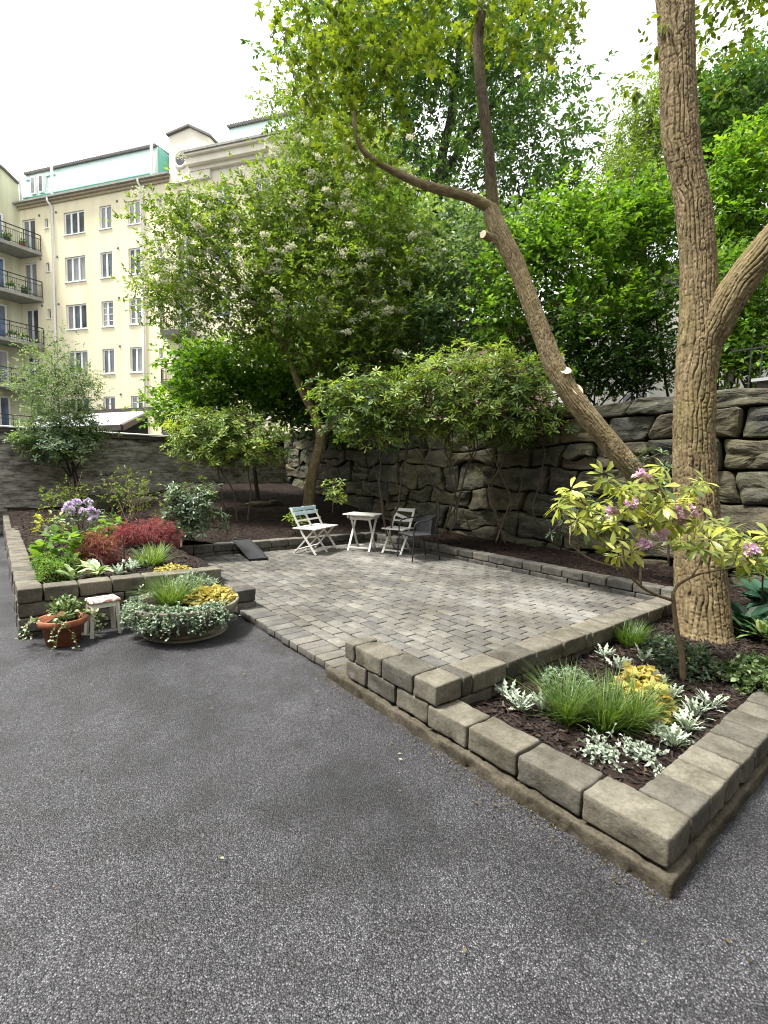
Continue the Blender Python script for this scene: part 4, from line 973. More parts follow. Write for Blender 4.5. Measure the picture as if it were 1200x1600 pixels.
# ---- little stool
loc = (.735, 4.955, -.038); Bm = frame(loc, R_(8)); t = thing('step_stool', 'small cream wooden stool with worn red and white seat', 'stool', loc)
link('seat', rblock('seat', .25, .2, .026, .02, 91, .002, (6, 5, 1), M['redwood'], 9), t, basis=Bm @ Matrix.Translation((0, 0, .315)))
for sx in (-1, 1):
    for sy in (-1, 1):
        q = Loc(); q.bar((sx*.115, sy*.09, 0), (sx*.095, sy*.07, .3), .032, .026); q.put('leg', M['creamwood'], t, Bm)
q = Loc(); q.box(-.085, .085, -.082, -.066, .255, .302); q.box(-.085, .085, .066, .082, .255, .302); q.box(-.107, -.09, -.06, .06, .255, .302); q.box(.09, .107, -.06, .06, .255, .302); q.put('apron', M['creamwood'], t, Bm)

# ================================================================== VEGETATION
# leaf templates: (along, across, up), faces
def tmpl(kind):
    if kind == 'leaf':        # pointed oval, two folded halves
        return A((0, 0, 0), (.42, .5, .14), (1, 0, -.06), (.42, -.5, .14)), [np.array([[0, 2, 1], [0, 3, 2]])]
    if kind == 'oval':        # finer leaf with midrib and curl
        return A((0, 0, 0), (.35, 0, .02), (.7, 0, 0), (1, 0, -.12), (.3, .42, .1), (.68, .4, .06), (.3, -.42, .1), (.68, -.4, .06)), [np.array([[0, 1, 4], [0, 6, 1], [5, 2, 3], [2, 7, 3]]), np.array([[4, 1, 2, 5], [1, 6, 7, 2]])]
    if kind == 'rhodo':       # long, widest past the middle
        return A((0, 0, 0), (.4, 0, .03), (.75, 0, 0), (1, 0, -.08), (.35, .3, .1), (.72, .46, .09), (.35, -.3, .1), (.72, -.46, .09)), [np.array([[0, 1, 4], [0, 6, 1], [5, 2, 3], [2, 7, 3]]), np.array([[4, 1, 2, 5], [1, 6, 7, 2]])]
    if kind == 'maple':       # five pointed lobes
        an = np.radians([180, 128, 100, 74, 52, 28, 0, -28, -52, -74, -100, -128]); rr = A(.12, .5, .3, .62, .34, .42, .72, .42, .34, .62, .3, .5)
        P = np.stack([.38+rr*np.cos(an), rr*np.sin(an), -.12*rr**2], -1)
        P = np.vstack([P, (.38, 0, .05)]); n = len(an)
        return P, [np.array([[i, (i+1) % n, n] for i in range(n)][::-1])]
    if kind == 'lobed':       # dusty miller: deeply cut, upright
        x = A(.0, .18, .24, .3, .42, .48, .56, .66, .72, .82, 1.); w = A(.05, .1, .3, .1, .14, .42, .15, .17, .38, .17, .06)
        P = np.vstack([np.stack([x, w, .08*w], -1), np.stack([x, -w, .08*w], -1)]); n = len(x)
        return P, [np.array([[i, n+i, n+i+1, i+1] for i in range(n-1)])]
    if kind == 'round':       # scalloped rounded leaf
        an = np.linspace(-2.6, 2.6, 13); rr = .48*(1+.12*np.cos(an*5))
        P = np.vstack([np.stack([.5+rr*np.cos(an), rr*np.sin(an), .08*np.cos(an*5)], -1), (.08, 0, 0)]); n = 13
        return P, [np.array([[i, i+1, n] for i in range(n-1)])]
    if kind == 'blade':       # arching strip
        x = np.linspace(0, 1, 6); w = .5*(1-x**2.2)+.02
        P = np.vstack([np.stack([x, w, 0*x], -1), np.stack([x, -w, 0*x], -1)])
        return P, [np.array([[i, 6+i, 7+i, i+1] for i in range(5)])]
TM = {k: tmpl(k) for k in ('leaf', 'oval', 'rhodo', 'maple', 'lobed', 'round', 'blade')}
class Leaves:
    def __init__(s): s.V = []; s.F = {3: [], 4: []}; s.T = []; s.n = 0
    def add(s, kind, B, D, N, ln, wd, tint, curl=0.):
        "B base, D direction, N upper side; all (n,3)"
        P, F = TM[kind]; n = len(B)
        if n == 0: return
        D = nrm(D); S = nrm(np.cross(N, D)); U = np.cross(D, S)
        ln = np.broadcast_to(ln, (n,))[:, None, None]; wd = np.broadcast_to(wd, (n,))[:, None, None]; cu = np.broadcast_to(curl, (n,))[:, None, None]
        px, py, pz = P[None, :, 0:1], P[None, :, 1:2], P[None, :, 2:3]
        V = B[:, None]+D[:, None]*(px*ln)+S[:, None]*(py*wd)+U[:, None]*(pz*wd-cu*ln*px**2)
        k = len(P); s.V.append(V.reshape(-1, 3)); s.T.append(np.repeat(np.clip(tint, 0, 1), k))
        o = s.n+np.arange(n)[:, None, None]*k
        for f in F: s.F[f.shape[1]].append((f[None]+o).reshape(-1, f.shape[1]))
        s.n += n*k
    def build(s, name, mat, parent, smooth=False):
        fs = [np.concatenate(f) for f in s.F.values() if f]
        return link(name, mesh(name, np.concatenate(s.V), fs, mat, smooth, tint=np.concatenate(s.T)), parent)
def segs_mesh(P0, P1, r0, r1, k=5):
    T = nrm(P1-P0); h = np.where(np.abs(T[:, 2:3]) < .9, A(0, 0, 1.)[None], A(1., 0, 0)[None]); N = nrm(np.cross(T, h)); B = np.cross(T, N)
    th = np.linspace(0, 2*math.pi, k+1)[:-1]
    c = np.cos(th)[None, :, None]*N[:, None]+np.sin(th)[None, :, None]*B[:, None]
    V = np.concatenate([P0[:, None]+c*r0[:, None, None], P1[:, None]+c*r1[:, None, None]], 1)
    a = np.arange(k); f = np.stack([a, (a+1) % k, k+(a+1) % k, k+a], -1)
    return V.reshape(-1, 3), (f[None]+(np.arange(len(P0))*2*k)[:, None, None]).reshape(-1, 4)
def sample_lobes(lobes, n, rng, mind, shell=.55):
    "scatter clump centres through ellipsoid lobes (c, r) with gaps"
    out = np.zeros((0, 3)); w = np.array([l[1][0]*l[1][1]*l[1][2]**.5 for l in lobes]); w = w/w.sum(); tries = 0
    pts = []
    while len(pts) < n and tries < n*12:
        tries += 1
        c, r = lobes[rng.choice(len(lobes), p=w)]
        d = nrm(rng.randn(3)); p = np.asarray(c)+np.asarray(r)*d*(rng.rand()**(1/3)*(1-shell)+shell*rng.rand()**.18)*(rng.uniform(1.05, 1.35) if rng.rand() < .16 else 1)
        if pts and np.min(np.sum((np.array(pts)-p)**2, 1)) < mind**2*(.5+rng.rand()): continue
        pts.append(p)
    return np.array(pts)
def pxlobe(x, y, rx, ry, w, rd=None):
    "lobe from its outline in the photo at depth w"
    s = w/FPX; r = (rx+ry)/2*s if rd is None else rd
    return (W(x, y, w), A((rx*s+r)/2, (rx*s+r)/2, ry*s))
def grow(mains, targets, rng, seg=.3, tip=.006, upbias=.35, sag=.0):
    P = []; par = []; fix = []; main_seg = 0
    for poly in mains:
        first = True
        for (p, r) in poly:
            p = np.asarray(p, float)
            if first and P:
                j = int(np.argmin(np.sum((np.array(P)-p)**2, 1))); par.append(j)
            else: par.append(len(P)-1 if P else -1)
            P.append(p); fix.append(r); first = False
    nm = len(P); P = [*P]
    Pm = np.array(P)
    order = np.argsort([np.min(np.sum((Pm-t_)**2, 1)) for t_ in targets])
    buf = np.zeros((len(targets)*14+nm+10, 3)); buf[:nm] = Pm; cnt = nm
    dirs = {}
    for t_ in np.asarray(targets)[order]:
        d = np.linalg.norm(buf[:cnt]-t_, axis=1); above = np.maximum(0, buf[:cnt, 2]-t_[2])
        early = np.where(np.arange(cnt) < nm, .0, .0)
        i = int(np.argmin(d+upbias*above*2)); p0 = buf[i]; dist = d[i]
        n = min(12, max(1, int(math.ceil(dist/seg)))); pd = p0-buf[par[i]] if par[i] >= 0 else A(0, 0, 1.)
        ctrl = p0+nrm(pd)*dist*.35+A(0, 0, dist*.12)+rng.randn(3)*dist*.06; prev = i
        for q in range(1, n+1):
            u = q/n; pt = (1-u)**2*p0+2*u*(1-u)*ctrl+u*u*t_+(rng.randn(3)*.03*dist if q < n else 0)
            buf[cnt] = pt; par.append(prev); fix.append(0.); prev = cnt; cnt += 1
    Pn = buf[:cnt]; par = np.array(par); r = np.zeros(cnt); acc = np.zeros(cnt)
    for i in range(cnt-1, -1, -1):
        r[i] = max(acc[i]**(1/2.3), tip) if i >= nm else max(fix[i], min(acc[i]**(1/2.3), fix[i]))
        if par[i] >= 0: acc[par[i]] += r[i]**2.3
    for i in range(nm, cnt):
        if par[i] >= 0: r[i] = min(r[i], r[par[i]]*.92)
    return Pn, par, r, nm
def sprig_leaves(LV, kind, C, rc, nsp, nl, slen, ll, lw, rng, up=.5, flat=.7, curl=.1, base=.5, var=.22, clumpvar=.14, jit=.45, pair=False):
    "twiglets with alternate leaves around every clump centre"
    n = len(C)*nsp; ci = np.repeat(np.arange(len(C)), nsp)
    off = rng.randn(n, 3)*A(1, 1, flat)*rc*.55; O = C[ci]+off
    D = nrm(off*1.2/rc+rng.randn(n, 3)*.6+A(0, 0, up*.5))
    cv = rng.randn(len(C))*clumpvar
    for k in range(nl):
        u = (k+.5)/nl; B = O+D*(slen*u)[..., None] if np.ndim(slen) else O+D*(slen*u)
        up_ = nrm(A(0, 0, 1.)[None]+rng.randn(n, 3)*jit)
        side = nrm(np.cross(D, up_)); sgn = 1 if k % 2 else -1
        dl = nrm(D*(.55+.5*u)+side*sgn*(1-.5*u)+rng.randn(n, 3)*.25-A(0, 0, .15))
        s = rng.uniform(.45, 1.25, n)
        LV.add(kind, B, dl, up_, ll*s, lw*s, base+cv[ci]+rng.randn(n)*var, curl)
def rosettes(LV, kind, C, ax, nl, ll, lw, rng, droop=.25, base=.5, var=.18, cvar=.12, curl=.12):
    "whorls of leaves round each twig end"
    n = len(C); cv = rng.randn(n)*cvar; ax = nrm(ax)
    h = np.where(np.abs(ax[:, 2:3]) < .9, A(0, 0, 1.)[None], A(1., 0, 0)[None]); X_ = nrm(np.cross(ax, h)); Y_ = np.cross(ax, X_); ph = rng.uniform(0, 6.28, n)
    for k in range(nl):
        a = ph+k*2.4; rad = X_*np.cos(a)[:, None]+Y_*np.sin(a)[:, None]
        lift = rng.uniform(-.1, .75, n)-droop*(k/nl); d = nrm(rad+ax*lift[:, None]); s = rng.uniform(.6, 1.1, n)
        LV.add(kind, C+ax*(.02*(nl-k)/nl)+d*.012, d, nrm(ax+rad*-.3*lift[:, None]+rng.randn(n, 3)*.15), ll*s, lw*s, base+cv+rng.randn(n)*var+(.12 if k > nl*.6 else 0), curl)
def twigs(P, par, r, nm, mat, parent, name='branches', k=5, minr=0.):
    idx = np.arange(nm, len(P)); idx = idx[par[idx] >= 0]
    if len(idx) == 0: return
    V, F = segs_mesh(P[par[idx]], P[idx], np.minimum(r[par[idx]], r[idx]*1.35), r[idx], k)
    link(name, mesh(name, V, F, mat, True), parent, kind='stuff')
def trunk_mesh(name, pts, rad, mat, parent, k=16, step=.08, disp=None):
    P_, r_ = smoothpath(pts, rad, step); V, F, uv = tube(P_, r_, k, disp)
    return link(name, mesh(name, V, F, mat, True, uv=uv), parent)
def bark_disp(cw, ch, amp, seed):
    "interlacing vertical ridges about cw apart, cracked across every ch (metres)"
    tb = np.random.RandomState(seed).rand(4096)
    def f(th, L_, rr):
        sh = th.shape; R0 = float(np.median(rr)); nu = max(7, int(round(2*math.pi*R0/cw)))
        ring = np.stack([np.cos(th)*R0, np.sin(th)*R0, L_], -1).reshape(-1, 3)
        u = th/(2*math.pi)*nu+(.85*vnoise(ring*A(9, 9, 3.2), seed)+.4*vnoise(ring*A(24, 24, 11), seed+1)).reshape(sh)
        fu = u-np.floor(u); idn = np.floor(u).astype(int) % nu
        d = np.minimum(fu, 1-fu)*2
        wid = np.clip(.3+.22*vnoise(ring*A(12, 12, 5), seed+5).reshape(sh), .12, .6)
        e = np.clip(d/wid, 0, 1); e = e*e*(3-2*e)
        v = L_/ch+tb[idn*7 % 4096]*5+(.5*vnoise(ring*30, seed+2)).reshape(sh)
        fv = v-np.floor(v); c = np.clip(np.minimum(fv, 1-fv)*2/.16, 0, 1)
        keep = tb[(idn*13+np.floor(v).astype(int)*29) % 4096] < .75
        e2 = np.where(keep, c, 1.)
        lump = .09*R0*fbm(ring*A(1.6, 1.6, 1.1)/max(R0, .05)*.3, 2, seed+3).reshape(sh)
        return amp*(e-1)+amp*.45*(e2-1)*e+amp*.14*vnoise(ring*70, seed+4).reshape(sh)+lump
    return f
def px(pts, w):
    "photo polyline (x, y, half width in px) at depth w -> points, radii"
    wv = np.linspace(*w, len(pts)) if isinstance(w, tuple) else [w]*len(pts)
    return [W(p[0], p[1], d) for p, d in zip(pts, wv)], [p[2]*d/FPX for p, d in zip(pts, wv)]
def tree(name, label, cat, base, mains, lobes, ncl, mind, leaf, seed, leafmat, twigmat='twig', trunkmat=None, group=None, shell=.55, seg=.3, tip=.005, flowers=None, k=12, rosette=None):
    "mains: list of (points, radii); lobes: list of (centre, radii)"
    rng = np.random.RandomState(seed); t = thing(name, label, cat, base, group)
    C = sample_lobes(lobes, ncl, rng, mind, shell)
    nodes = []
    for pts, rad in mains:
        P_, r_ = smoothpath(pts, rad, .22); nodes.append(list(zip(P_, r_)))
    P, par, r, nm = grow(nodes, C, rng, seg, tip)
    for q, (pts, rad) in enumerate(mains): trunk_mesh('trunk' if q == 0 else 'limb', pts, rad, M[trunkmat or twigmat], t, k)
    twigs(P, par, r, nm, M[twigmat], t)
    LV = Leaves()
    if rosette:
        n = len(C); m_ = rosette['per']; CC = np.repeat(C, m_, 0)+rng.randn(n*m_, 3)*A(1, 1, .6)*rosette['spread']
        cen = C.mean(0); axv = nrm(nrm(CC-cen)*.6+A(0, 0, .9)+rng.randn(len(CC), 3)*.35)
        rosettes(LV, rosette.get('kind', 'rhodo'), CC, axv, rosette['n'], rosette['l'], rosette['w'], rng, base=rosette.get('base', .45), var=rosette.get('var', .15), cvar=rosette.get('cvar', .16))
        V, F = segs_mesh(np.repeat(C, m_, 0), CC, np.full(len(CC), tip), np.full(len(CC), tip*.7), 4); link('twiglets', mesh('twiglets', V, F, M[twigmat]), t, kind='stuff')
    if leaf: sprig_leaves(LV, C=C, rng=rng, **leaf)
    LV.build('crown', M[leafmat], t)
    if flowers:
        FL = Leaves(); sel = C[rng.rand(len(C)) < flowers['frac']]; n = len(sel)
        for hh in range(flowers.get('heads', 1)):
            cc = sel+rng.randn(n, 3)*flowers['jit']+A(0, 0, flowers['up'])
            m_ = flowers['n']; B = np.repeat(cc, m_, 0)+rng.randn(n*m_, 3)*A(1, 1, .3)*flowers['r']*np.repeat(rng.uniform(.6, 1.5, n), m_)[:, None]
            FL.add('leaf', B, nrm(rng.randn(n*m_, 3)), nrm(A(0, 0, 1.)+rng.randn(n*m_, 3)*.5), flowers['s'], flowers['s'], rng.rand(n*m_))
        FL.build('blossom', M[flowers['mat']], t)
    return t

# ---- thick furrowed trunk on the right (forks at head height)
tw = 4.2
t = thing('thick_tree', 'thick furrowed tree trunk forking above front planting bed', 'tree', W(1098, 1000, tw))
mp, mr = px([(1099, 1035, 60), (1099, 1008, 45), (1098, 980, 39.5), (1096, 930, 37), (1093, 870, 34.5), (1089, 800, 31.5), (1084, 700, 28), (1086, 610, 28), (1093, 540, 31), (1091, 480, 27), (1090, 400, 24.5), (1078, 290, 24), (1064, 215, 26), (1059, 120, 25.5), (1056, 20, 26), (1052, -60, 25), (1060, -200, 22), (1080, -420, 15)], (4.2, 4.6))
P_, r_ = smoothpath(mp, mr, .009)
V, F, uv = tube(P_, r_, 190, bark_disp(.039, .08, .025, 4)); link('trunk', mesh('trunk', V, F, M['bark'], True, uv=uv), t)
lp, lr = px([(1088, 610, 10), (1098, 555, 21), (1113, 515, 25), (1136, 472, 25), (1168, 425, 24), (1205, 380, 23.5), (1250, 320, 21), (1290, 240, 17)], (4.4, 4.12))
P_, r_ = smoothpath(lp, lr, .009)
V, F, uv = tube(P_, r_, 150, bark_disp(.036, .075, .021, 8)); link('limb', mesh('limb', V, F, M['bark'], True, uv=uv), t)
rng = np.random.RandomState(44)
C = sample_lobes([pxlobe(1020, 95, 18, 55, 4.7), pxlobe(1095, 70, 20, 50, 4.9), pxlobe(1160, 85, 30, 35, 5), pxlobe(1120, 130, 30, 25, 5), pxlobe(1010, 130, 22, 12, 4.8), pxlobe(1180, -10, 80, 40, 5)], 60, rng, .1)
P, par, r, nm = grow([list(zip(mp[9:], [.001]*len(mp[9:])))], C, rng, .12, .003); twigs(P, par, r, nm, M['twigdark'], t)
LV = Leaves(); sprig_leaves(LV, 'oval', C, .12, 3, 4, .12, .075, .05, rng, base=.5); LV.build('crown', M['lf_maple'], t)

# ---- leaning tree: trunk from behind, two limbs and hanging maple-like foliage
t = thing('leaning_tree', 'leaning tan trunk curving up left with lopped stubs, over rhododendron', 'tree', W(1096, 908, 5.9))
lt, ltr = px([(1112, 930, 21), (1092, 890, 18), (1050, 812, 16.5), (992, 738, 16), (930, 665, 15.3), (881, 600, 15.8), (850, 530, 14.2), (824, 460, 13.4), (801, 402, 14), (779, 362, 14), (767, 330, 12.5)], (5.9, 6.5))
P_, r_ = smoothpath(lt, ltr, .009); V, F, uv = tube(P_, r_, 110, bark_disp(.032, .06, .016, 12)); link('trunk', mesh('trunk', V, F, M['bark2'], True, uv=uv), t)
l1, r1 = px([(774, 350, 11), (769, 310, 9.5), (763, 230, 8.3), (752, 140, 7.8), (747, 70, 8.2), (754, 10, 7.8), (768, -60, 7), (780, -200, 6)], (6.5, 6.7))
P_, r_ = smoothpath(l1, r1, .012); V, F, uv = tube(P_, r_, 64, bark_disp(.026, .05, .008, 14)); link('limb', mesh('limb', V, F, M['barkdark'], True, uv=uv), t)
l2, r2 = px([(772, 328, 9), (735, 309, 7.8), (690, 297, 7.2), (650, 284, 6.4), (608, 264, 5.2), (575, 243, 4.6), (558, 215, 4), (553, 175, 3.2)], (6.5, 6.3))
P_, r_ = smoothpath(l2, r2, .014); V, F, uv = tube(P_, r_, 48, bark_disp(.024, .05, .006, 15)); link('limb', mesh('limb', V, F, M['bark2'], True, uv=uv), t)
for (x_, y_, a_, b_, rr) in ((880, 592, 884, 579, 9), (893, 617, 902, 609, 11), (766, 372, 755, 366, 6)):
    p0, p1 = W(x_, y_, 6.2), W(a_, b_, 6.1); v_, f_, uv_ = tube([p0, p1], [rr*6.2/FPX*1.15, rr*6.2/FPX], 14); st_ = link('stub', mesh('stub', v_, f_, M['bark2'], True, uv=uv_), t)
    d_ = nrm(p1-p0); v_, f_, _ = tube([p1-d_*.004, p1+d_*.006], rr*6.2/FPX*.93, 14); link('cut_face', mesh('cut_face', v_, f_, M['cutwood']), st_)
rng = np.random.RandomState(31)
C = sample_lobes([pxlobe(500, 40, 85, 45, 6.4), pxlobe(555, 120, 75, 70, 6.3), pxlobe(490, 130, 55, 45, 6.6), pxlobe(545, 215, 35, 40, 6.2), pxlobe(640, 20, 110, 45, 6.5), pxlobe(800, 15, 90, 45, 6.7), pxlobe(870, 60, 30, 45, 6.8), pxlobe(620, 95, 60, 40, 6.4), pxlobe(510, 285, 16, 22, 6.2)], 215, rng, .14, .2)
P, par, r, nm = grow([list(zip(*smoothpath(l1, [.001]*len(l1), .2))), list(zip(*smoothpath(l2, [.001]*len(l2), .2)))], C, rng, .2, .0035); twigs(P, par, r, nm, M['twigdark'], t)
LV = Leaves(); sprig_leaves(LV, 'maple', C, .19, 4, 4, .16, .1, .1, rng, up=0, base=.58, jit=.6); LV.build('crown', M['lf_maple'], t)

# ---- flowering elder in the middle
D0 = 11.3
mn, mnr = px([(482, 800, 10.5), (483, 780, 9), (487, 745, 8), (498, 700, 7.5), (500, 680, 7), (492, 650, 6.5), (474, 615, 6), (458, 575, 5.5), (448, 535, 5), (455, 480, 4.2), (470, 420, 3.5), (480, 340, 3)], (11.6, 10.8))
b1 = px([(452, 550, 6), (420, 510, 5), (385, 455, 4.5), (345, 400, 3.5), (310, 350, 2.5)], (11, 10.3))
b2 = px([(474, 615, 6), (505, 560, 5), (545, 500, 4.5), (580, 430, 3.5), (600, 350, 2.5)], (11.3, 10.9))
b3 = px([(497, 690, 5), (512, 672, 4), (530, 650, 3), (560, 600, 2.5)], (11.5, 11))
lb = [pxlobe(300, 390, 72, 95, 10.4, 1.), pxlobe(285, 470, 55, 50, 10.3, .8), pxlobe(320, 348, 48, 34, 10.4, .7), pxlobe(390, 420, 80, 130, 10.8, 1.3), pxlobe(488, 225, 55, 95, 10.8, 1.), pxlobe(455, 205, 36, 75, 10.8, .7), pxlobe(452, 345, 70, 75, 10.6, 1.1), pxlobe(550, 330, 95, 110, 10.8, 1.3), pxlobe(600, 440, 85, 110, 10.6, 1.2), pxlobe(490, 470, 100, 100, 10.6, 1.3), pxlobe(540, 550, 110, 55, 10.7, 1.)]
tree('flowering_tree', 'tall flowering tree with cream blossom clusters and bent trunk behind bench', 'tree', mn[1], [(mn, mnr), b1, b2, b3], lb, 760, .19, dict(kind='leaf', rc=.33, nsp=11, nl=7, slen=.2, ll=.1, lw=.052, up=.3, base=.45, curl=.1), 101, 'lf_elder', 'twigdark', 'bark2',
     flowers=dict(frac=.38, jit=.24, up=.27, n=60, r=.05, s=.038, mat='fl_white', heads=2))
# lime-coloured tree by the rendered wall
lb = [pxlobe(330, 600, 70, 45, 12.2, .8), pxlobe(285, 640, 45, 30, 12, .6), pxlobe(385, 565, 55, 45, 12.4, .8), pxlobe(430, 610, 60, 45, 12.6, .8), pxlobe(300, 560, 35, 25, 12.2, .5)]
mn = px([(404, 790, 3.2), (396, 720, 2.8), (386, 650, 2.5), (375, 600, 2.2), (360, 560, 1.8)], (12.6, 12.4))
tree('maple_sapling', 'bright green spreading sapling leaning over end of rendered wall', 'tree', mn[0][0], [mn], lb, 220, .17, dict(kind='leaf', rc=.32, nsp=13, nl=6, slen=.2, ll=.12, lw=.08, up=.2, base=.5), 102, 'lf_lime', 'twigdark')
# further trees filling the green behind the elder
lb = [pxlobe(450, 430, 60, 105, 14, .9), pxlobe(530, 480, 80, 80, 14, 1.), pxlobe(600, 400, 75, 90, 14, 1.), pxlobe(480, 550, 85, 45, 13.8, .8), pxlobe(620, 500, 70, 60, 14, .9), pxlobe(480, 260, 38, 55, 14.5, .7)]
mn = px([(540, 660, 6), (538, 580, 5.5), (530, 480, 4.5), (525, 380, 3.5), (500, 280, 2.5)], (14.2, 14.2)); b1 = px([(535, 540, 4), (570, 460, 3.5), (600, 380, 2.5)], 14.1)
tree('woodland_tree', 'mid green tree filling the gap behind flowering tree', 'tree', mn[0][0], [mn, b1], lb, 300, .24, dict(kind='leaf', rc=.42, nsp=11, nl=6, slen=.26, ll=.15, lw=.085, up=.1, base=.55), 140, 'lf_green', 'twigdark', k=8)
lb = [pxlobe(760, 375, 60, 45, 12, .7), pxlobe(690, 370, 60, 40, 12, .7), pxlobe(650, 470, 55, 60, 12, .7), pxlobe(710, 430, 60, 50, 12, .7), pxlobe(660, 540, 60, 35, 12, .6), pxlobe(820, 360, 45, 35, 12, .6)]
mn = px([(690, 640, 5), (692, 560, 4.5), (700, 470, 4), (712, 400, 3)], (12, 12))
tree('woodland_tree', 'pale bluish green tree left of leaning trunk, behind pale shoots', 'tree', mn[0][0], [mn], lb, 260, .2, dict(kind='oval', rc=.34, nsp=9, nl=5, slen=.22, ll=.14, lw=.1, up=.3, base=.6, clumpvar=.2), 141, 'lf_teal', 'twigdark', k=8)
# dark filler trees on the terrace, left of the rhododendrons
lb = [pxlobe(470, 620, 70, 55, 13.5, .9), pxlobe(560, 580, 90, 60, 13, 1.), pxlobe(530, 640, 70, 45, 12.5, .8)]
mn = px([(530, 700, 6), (528, 640, 5), (535, 560, 4)], (13.2, 13))
tree('shade_tree', 'dark leafy tree on wall top behind bent trunk', 'tree', mn[0][0], [mn], lb, 240, .18, dict(kind='leaf', rc=.36, nsp=13, nl=6, slen=.2, ll=.14, lw=.085, up=.2, base=.4), 103, 'lf_dark', 'twigdark')
# ---- big dark tree behind
mn = px([(690, 640, 12), (688, 520, 11), (686, 400, 10.5), (684, 330, 10), (690, 250, 8), (705, 180, 6), (715, 100, 4.5), (720, 20, 3)], (17, 17.5))
b1 = px([(685, 330, 6), (660, 270, 5), (640, 200, 4), (600, 120, 3)], (17, 16.8)); b2 = px([(688, 280, 6), (725, 225, 5), (765, 170, 4), (810, 120, 3)], (17.2, 17)); b3 = px([(684, 370, 6), (740, 340, 5), (800, 320, 4), (850, 290, 3)], (17.2, 16.8))
b4 = px([(686, 310, 5), (640, 330, 4), (590, 300, 3)], (17, 17))
lb = [pxlobe(600, 90, 110, 80, 17, 2), pxlobe(520, 130, 75, 75, 17, 1.5), pxlobe(700, 60, 120, 80, 17.3, 2), pxlobe(800, 130, 85, 90, 17.2, 2), pxlobe(840, 235, 85, 75, 17, 1.8), pxlobe(870, 320, 70, 45, 17, 1.5), pxlobe(760, 250, 90, 70, 17, 1.5), pxlobe(580, 220, 90, 70, 17, 1.5), pxlobe(650, 330, 110, 60, 17, 1.6), pxlobe(680, 180, 70, 90, 17.5, 1.4), pxlobe(560, 20, 120, 60, 17, 1.6), pxlobe(800, 30, 80, 50, 17, 1.6)]
tree('background_tree', 'large dark branched tree towering behind the garden', 'tree', mn[0][0], [mn, b1, b2, b3, b4], lb, 560, .4, dict(kind='leaf', rc=.55, nsp=10, nl=7, slen=.34, ll=.2, lw=.1, up=.0, base=.5, curl=.15), 104, 'lf_dark', 'twigdark', k=10)
# ---- tall feathery trees at the right, behind the shrubs
lb = [pxlobe(1000, 300, 70, 50, 15, 1.2), pxlobe(960, 360, 50, 45, 15, 1), pxlobe(1010, 220, 45, 60, 15.3, 1), pxlobe(1050, 180, 40, 60, 15.3, 1)]
mn = px([(1000, 600, 8), (1002, 480, 7), (1005, 350, 5.5), (1012, 240, 4), (1020, 150, 2.5)], 15.2)
tree('feathery_tree', 'feathery olive green tree between big dark tree and thick trunk', 'tree', mn[0][0], [mn], lb, 240, .28, dict(kind='leaf', rc=.46, nsp=13, nl=7, slen=.3, ll=.15, lw=.05, up=-.3, base=.55, curl=.2), 105, 'lf_elder', 'twigdark')
lb = [pxlobe(1130, 170, 50, 55, 14, 1), pxlobe(1170, 230, 45, 50, 14, 1), pxlobe(1120, 240, 45, 40, 14, .9), pxlobe(1185, 140, 40, 40, 14.2, .9)]
mn = px([(1140, 600, 8), (1140, 420, 6), (1138, 280, 4.5), (1142, 180, 3)], 14.2)
tree('feathery_tree', 'darker tall tree rising right of the thick trunk', 'tree', mn[0][0], [mn], lb, 200, .28, dict(kind='leaf', rc=.45, nsp=12, nl=6, slen=.3, ll=.17, lw=.09, up=0, base=.42), 106, 'lf_dark', 'twigdark')
# ---- fresh green shrubs on the wall top
shr = [('leafy shrub with bluish leaves left of the leaning trunk, on boulder wall', [(720, 440, 70, 55), (700, 500, 75, 45), (745, 385, 55, 40)], 10.2, 'lf_teal', 120, (725, 630)),
       ('bright green shrub directly behind bend of leaning trunk', [(800, 430, 60, 60), (780, 500, 55, 50), (830, 380, 45, 40)], 9.4, 'lf_green', 130, (800, 625)),
       ('bright lime shrub between leaning trunk and thick trunk, larger', [(900, 400, 75, 60), (930, 480, 80, 55), (880, 330, 50, 35), (960, 350, 55, 45)], 9.2, 'lf_lime', 190, (915, 622)),
       ('bright green shrub touching left side of thick trunk', [(1010, 380, 60, 60), (1020, 320, 45, 40), (1010, 460, 50, 50)], 9.3, 'lf_green', 130, (1015, 618)),
       ('tall bright lime shrub right of thick trunk above fork limb', [(1150, 290, 55, 60), (1180, 240, 40, 40), (1130, 350, 40, 50), (1185, 340, 40, 50)], 9.0, 'lf_lime', 150, (1160, 605)),
       ('dark green shrub under fork limb at right edge', [(1150, 440, 45, 45), (1185, 490, 40, 45), (1140, 510, 30, 35), (1155, 565, 40, 25), (1190, 560, 25, 25)], 8.0, 'lf_green', 150, (1165, 608)),
       ('dense dark shrub low behind leaning trunk on wall top', [(860, 545, 70, 45), (950, 560, 60, 38), (1020, 545, 50, 50), (900, 590, 60, 20), (990, 590, 50, 18)], 9.4, 'lf_dark', 190, (930, 622))]
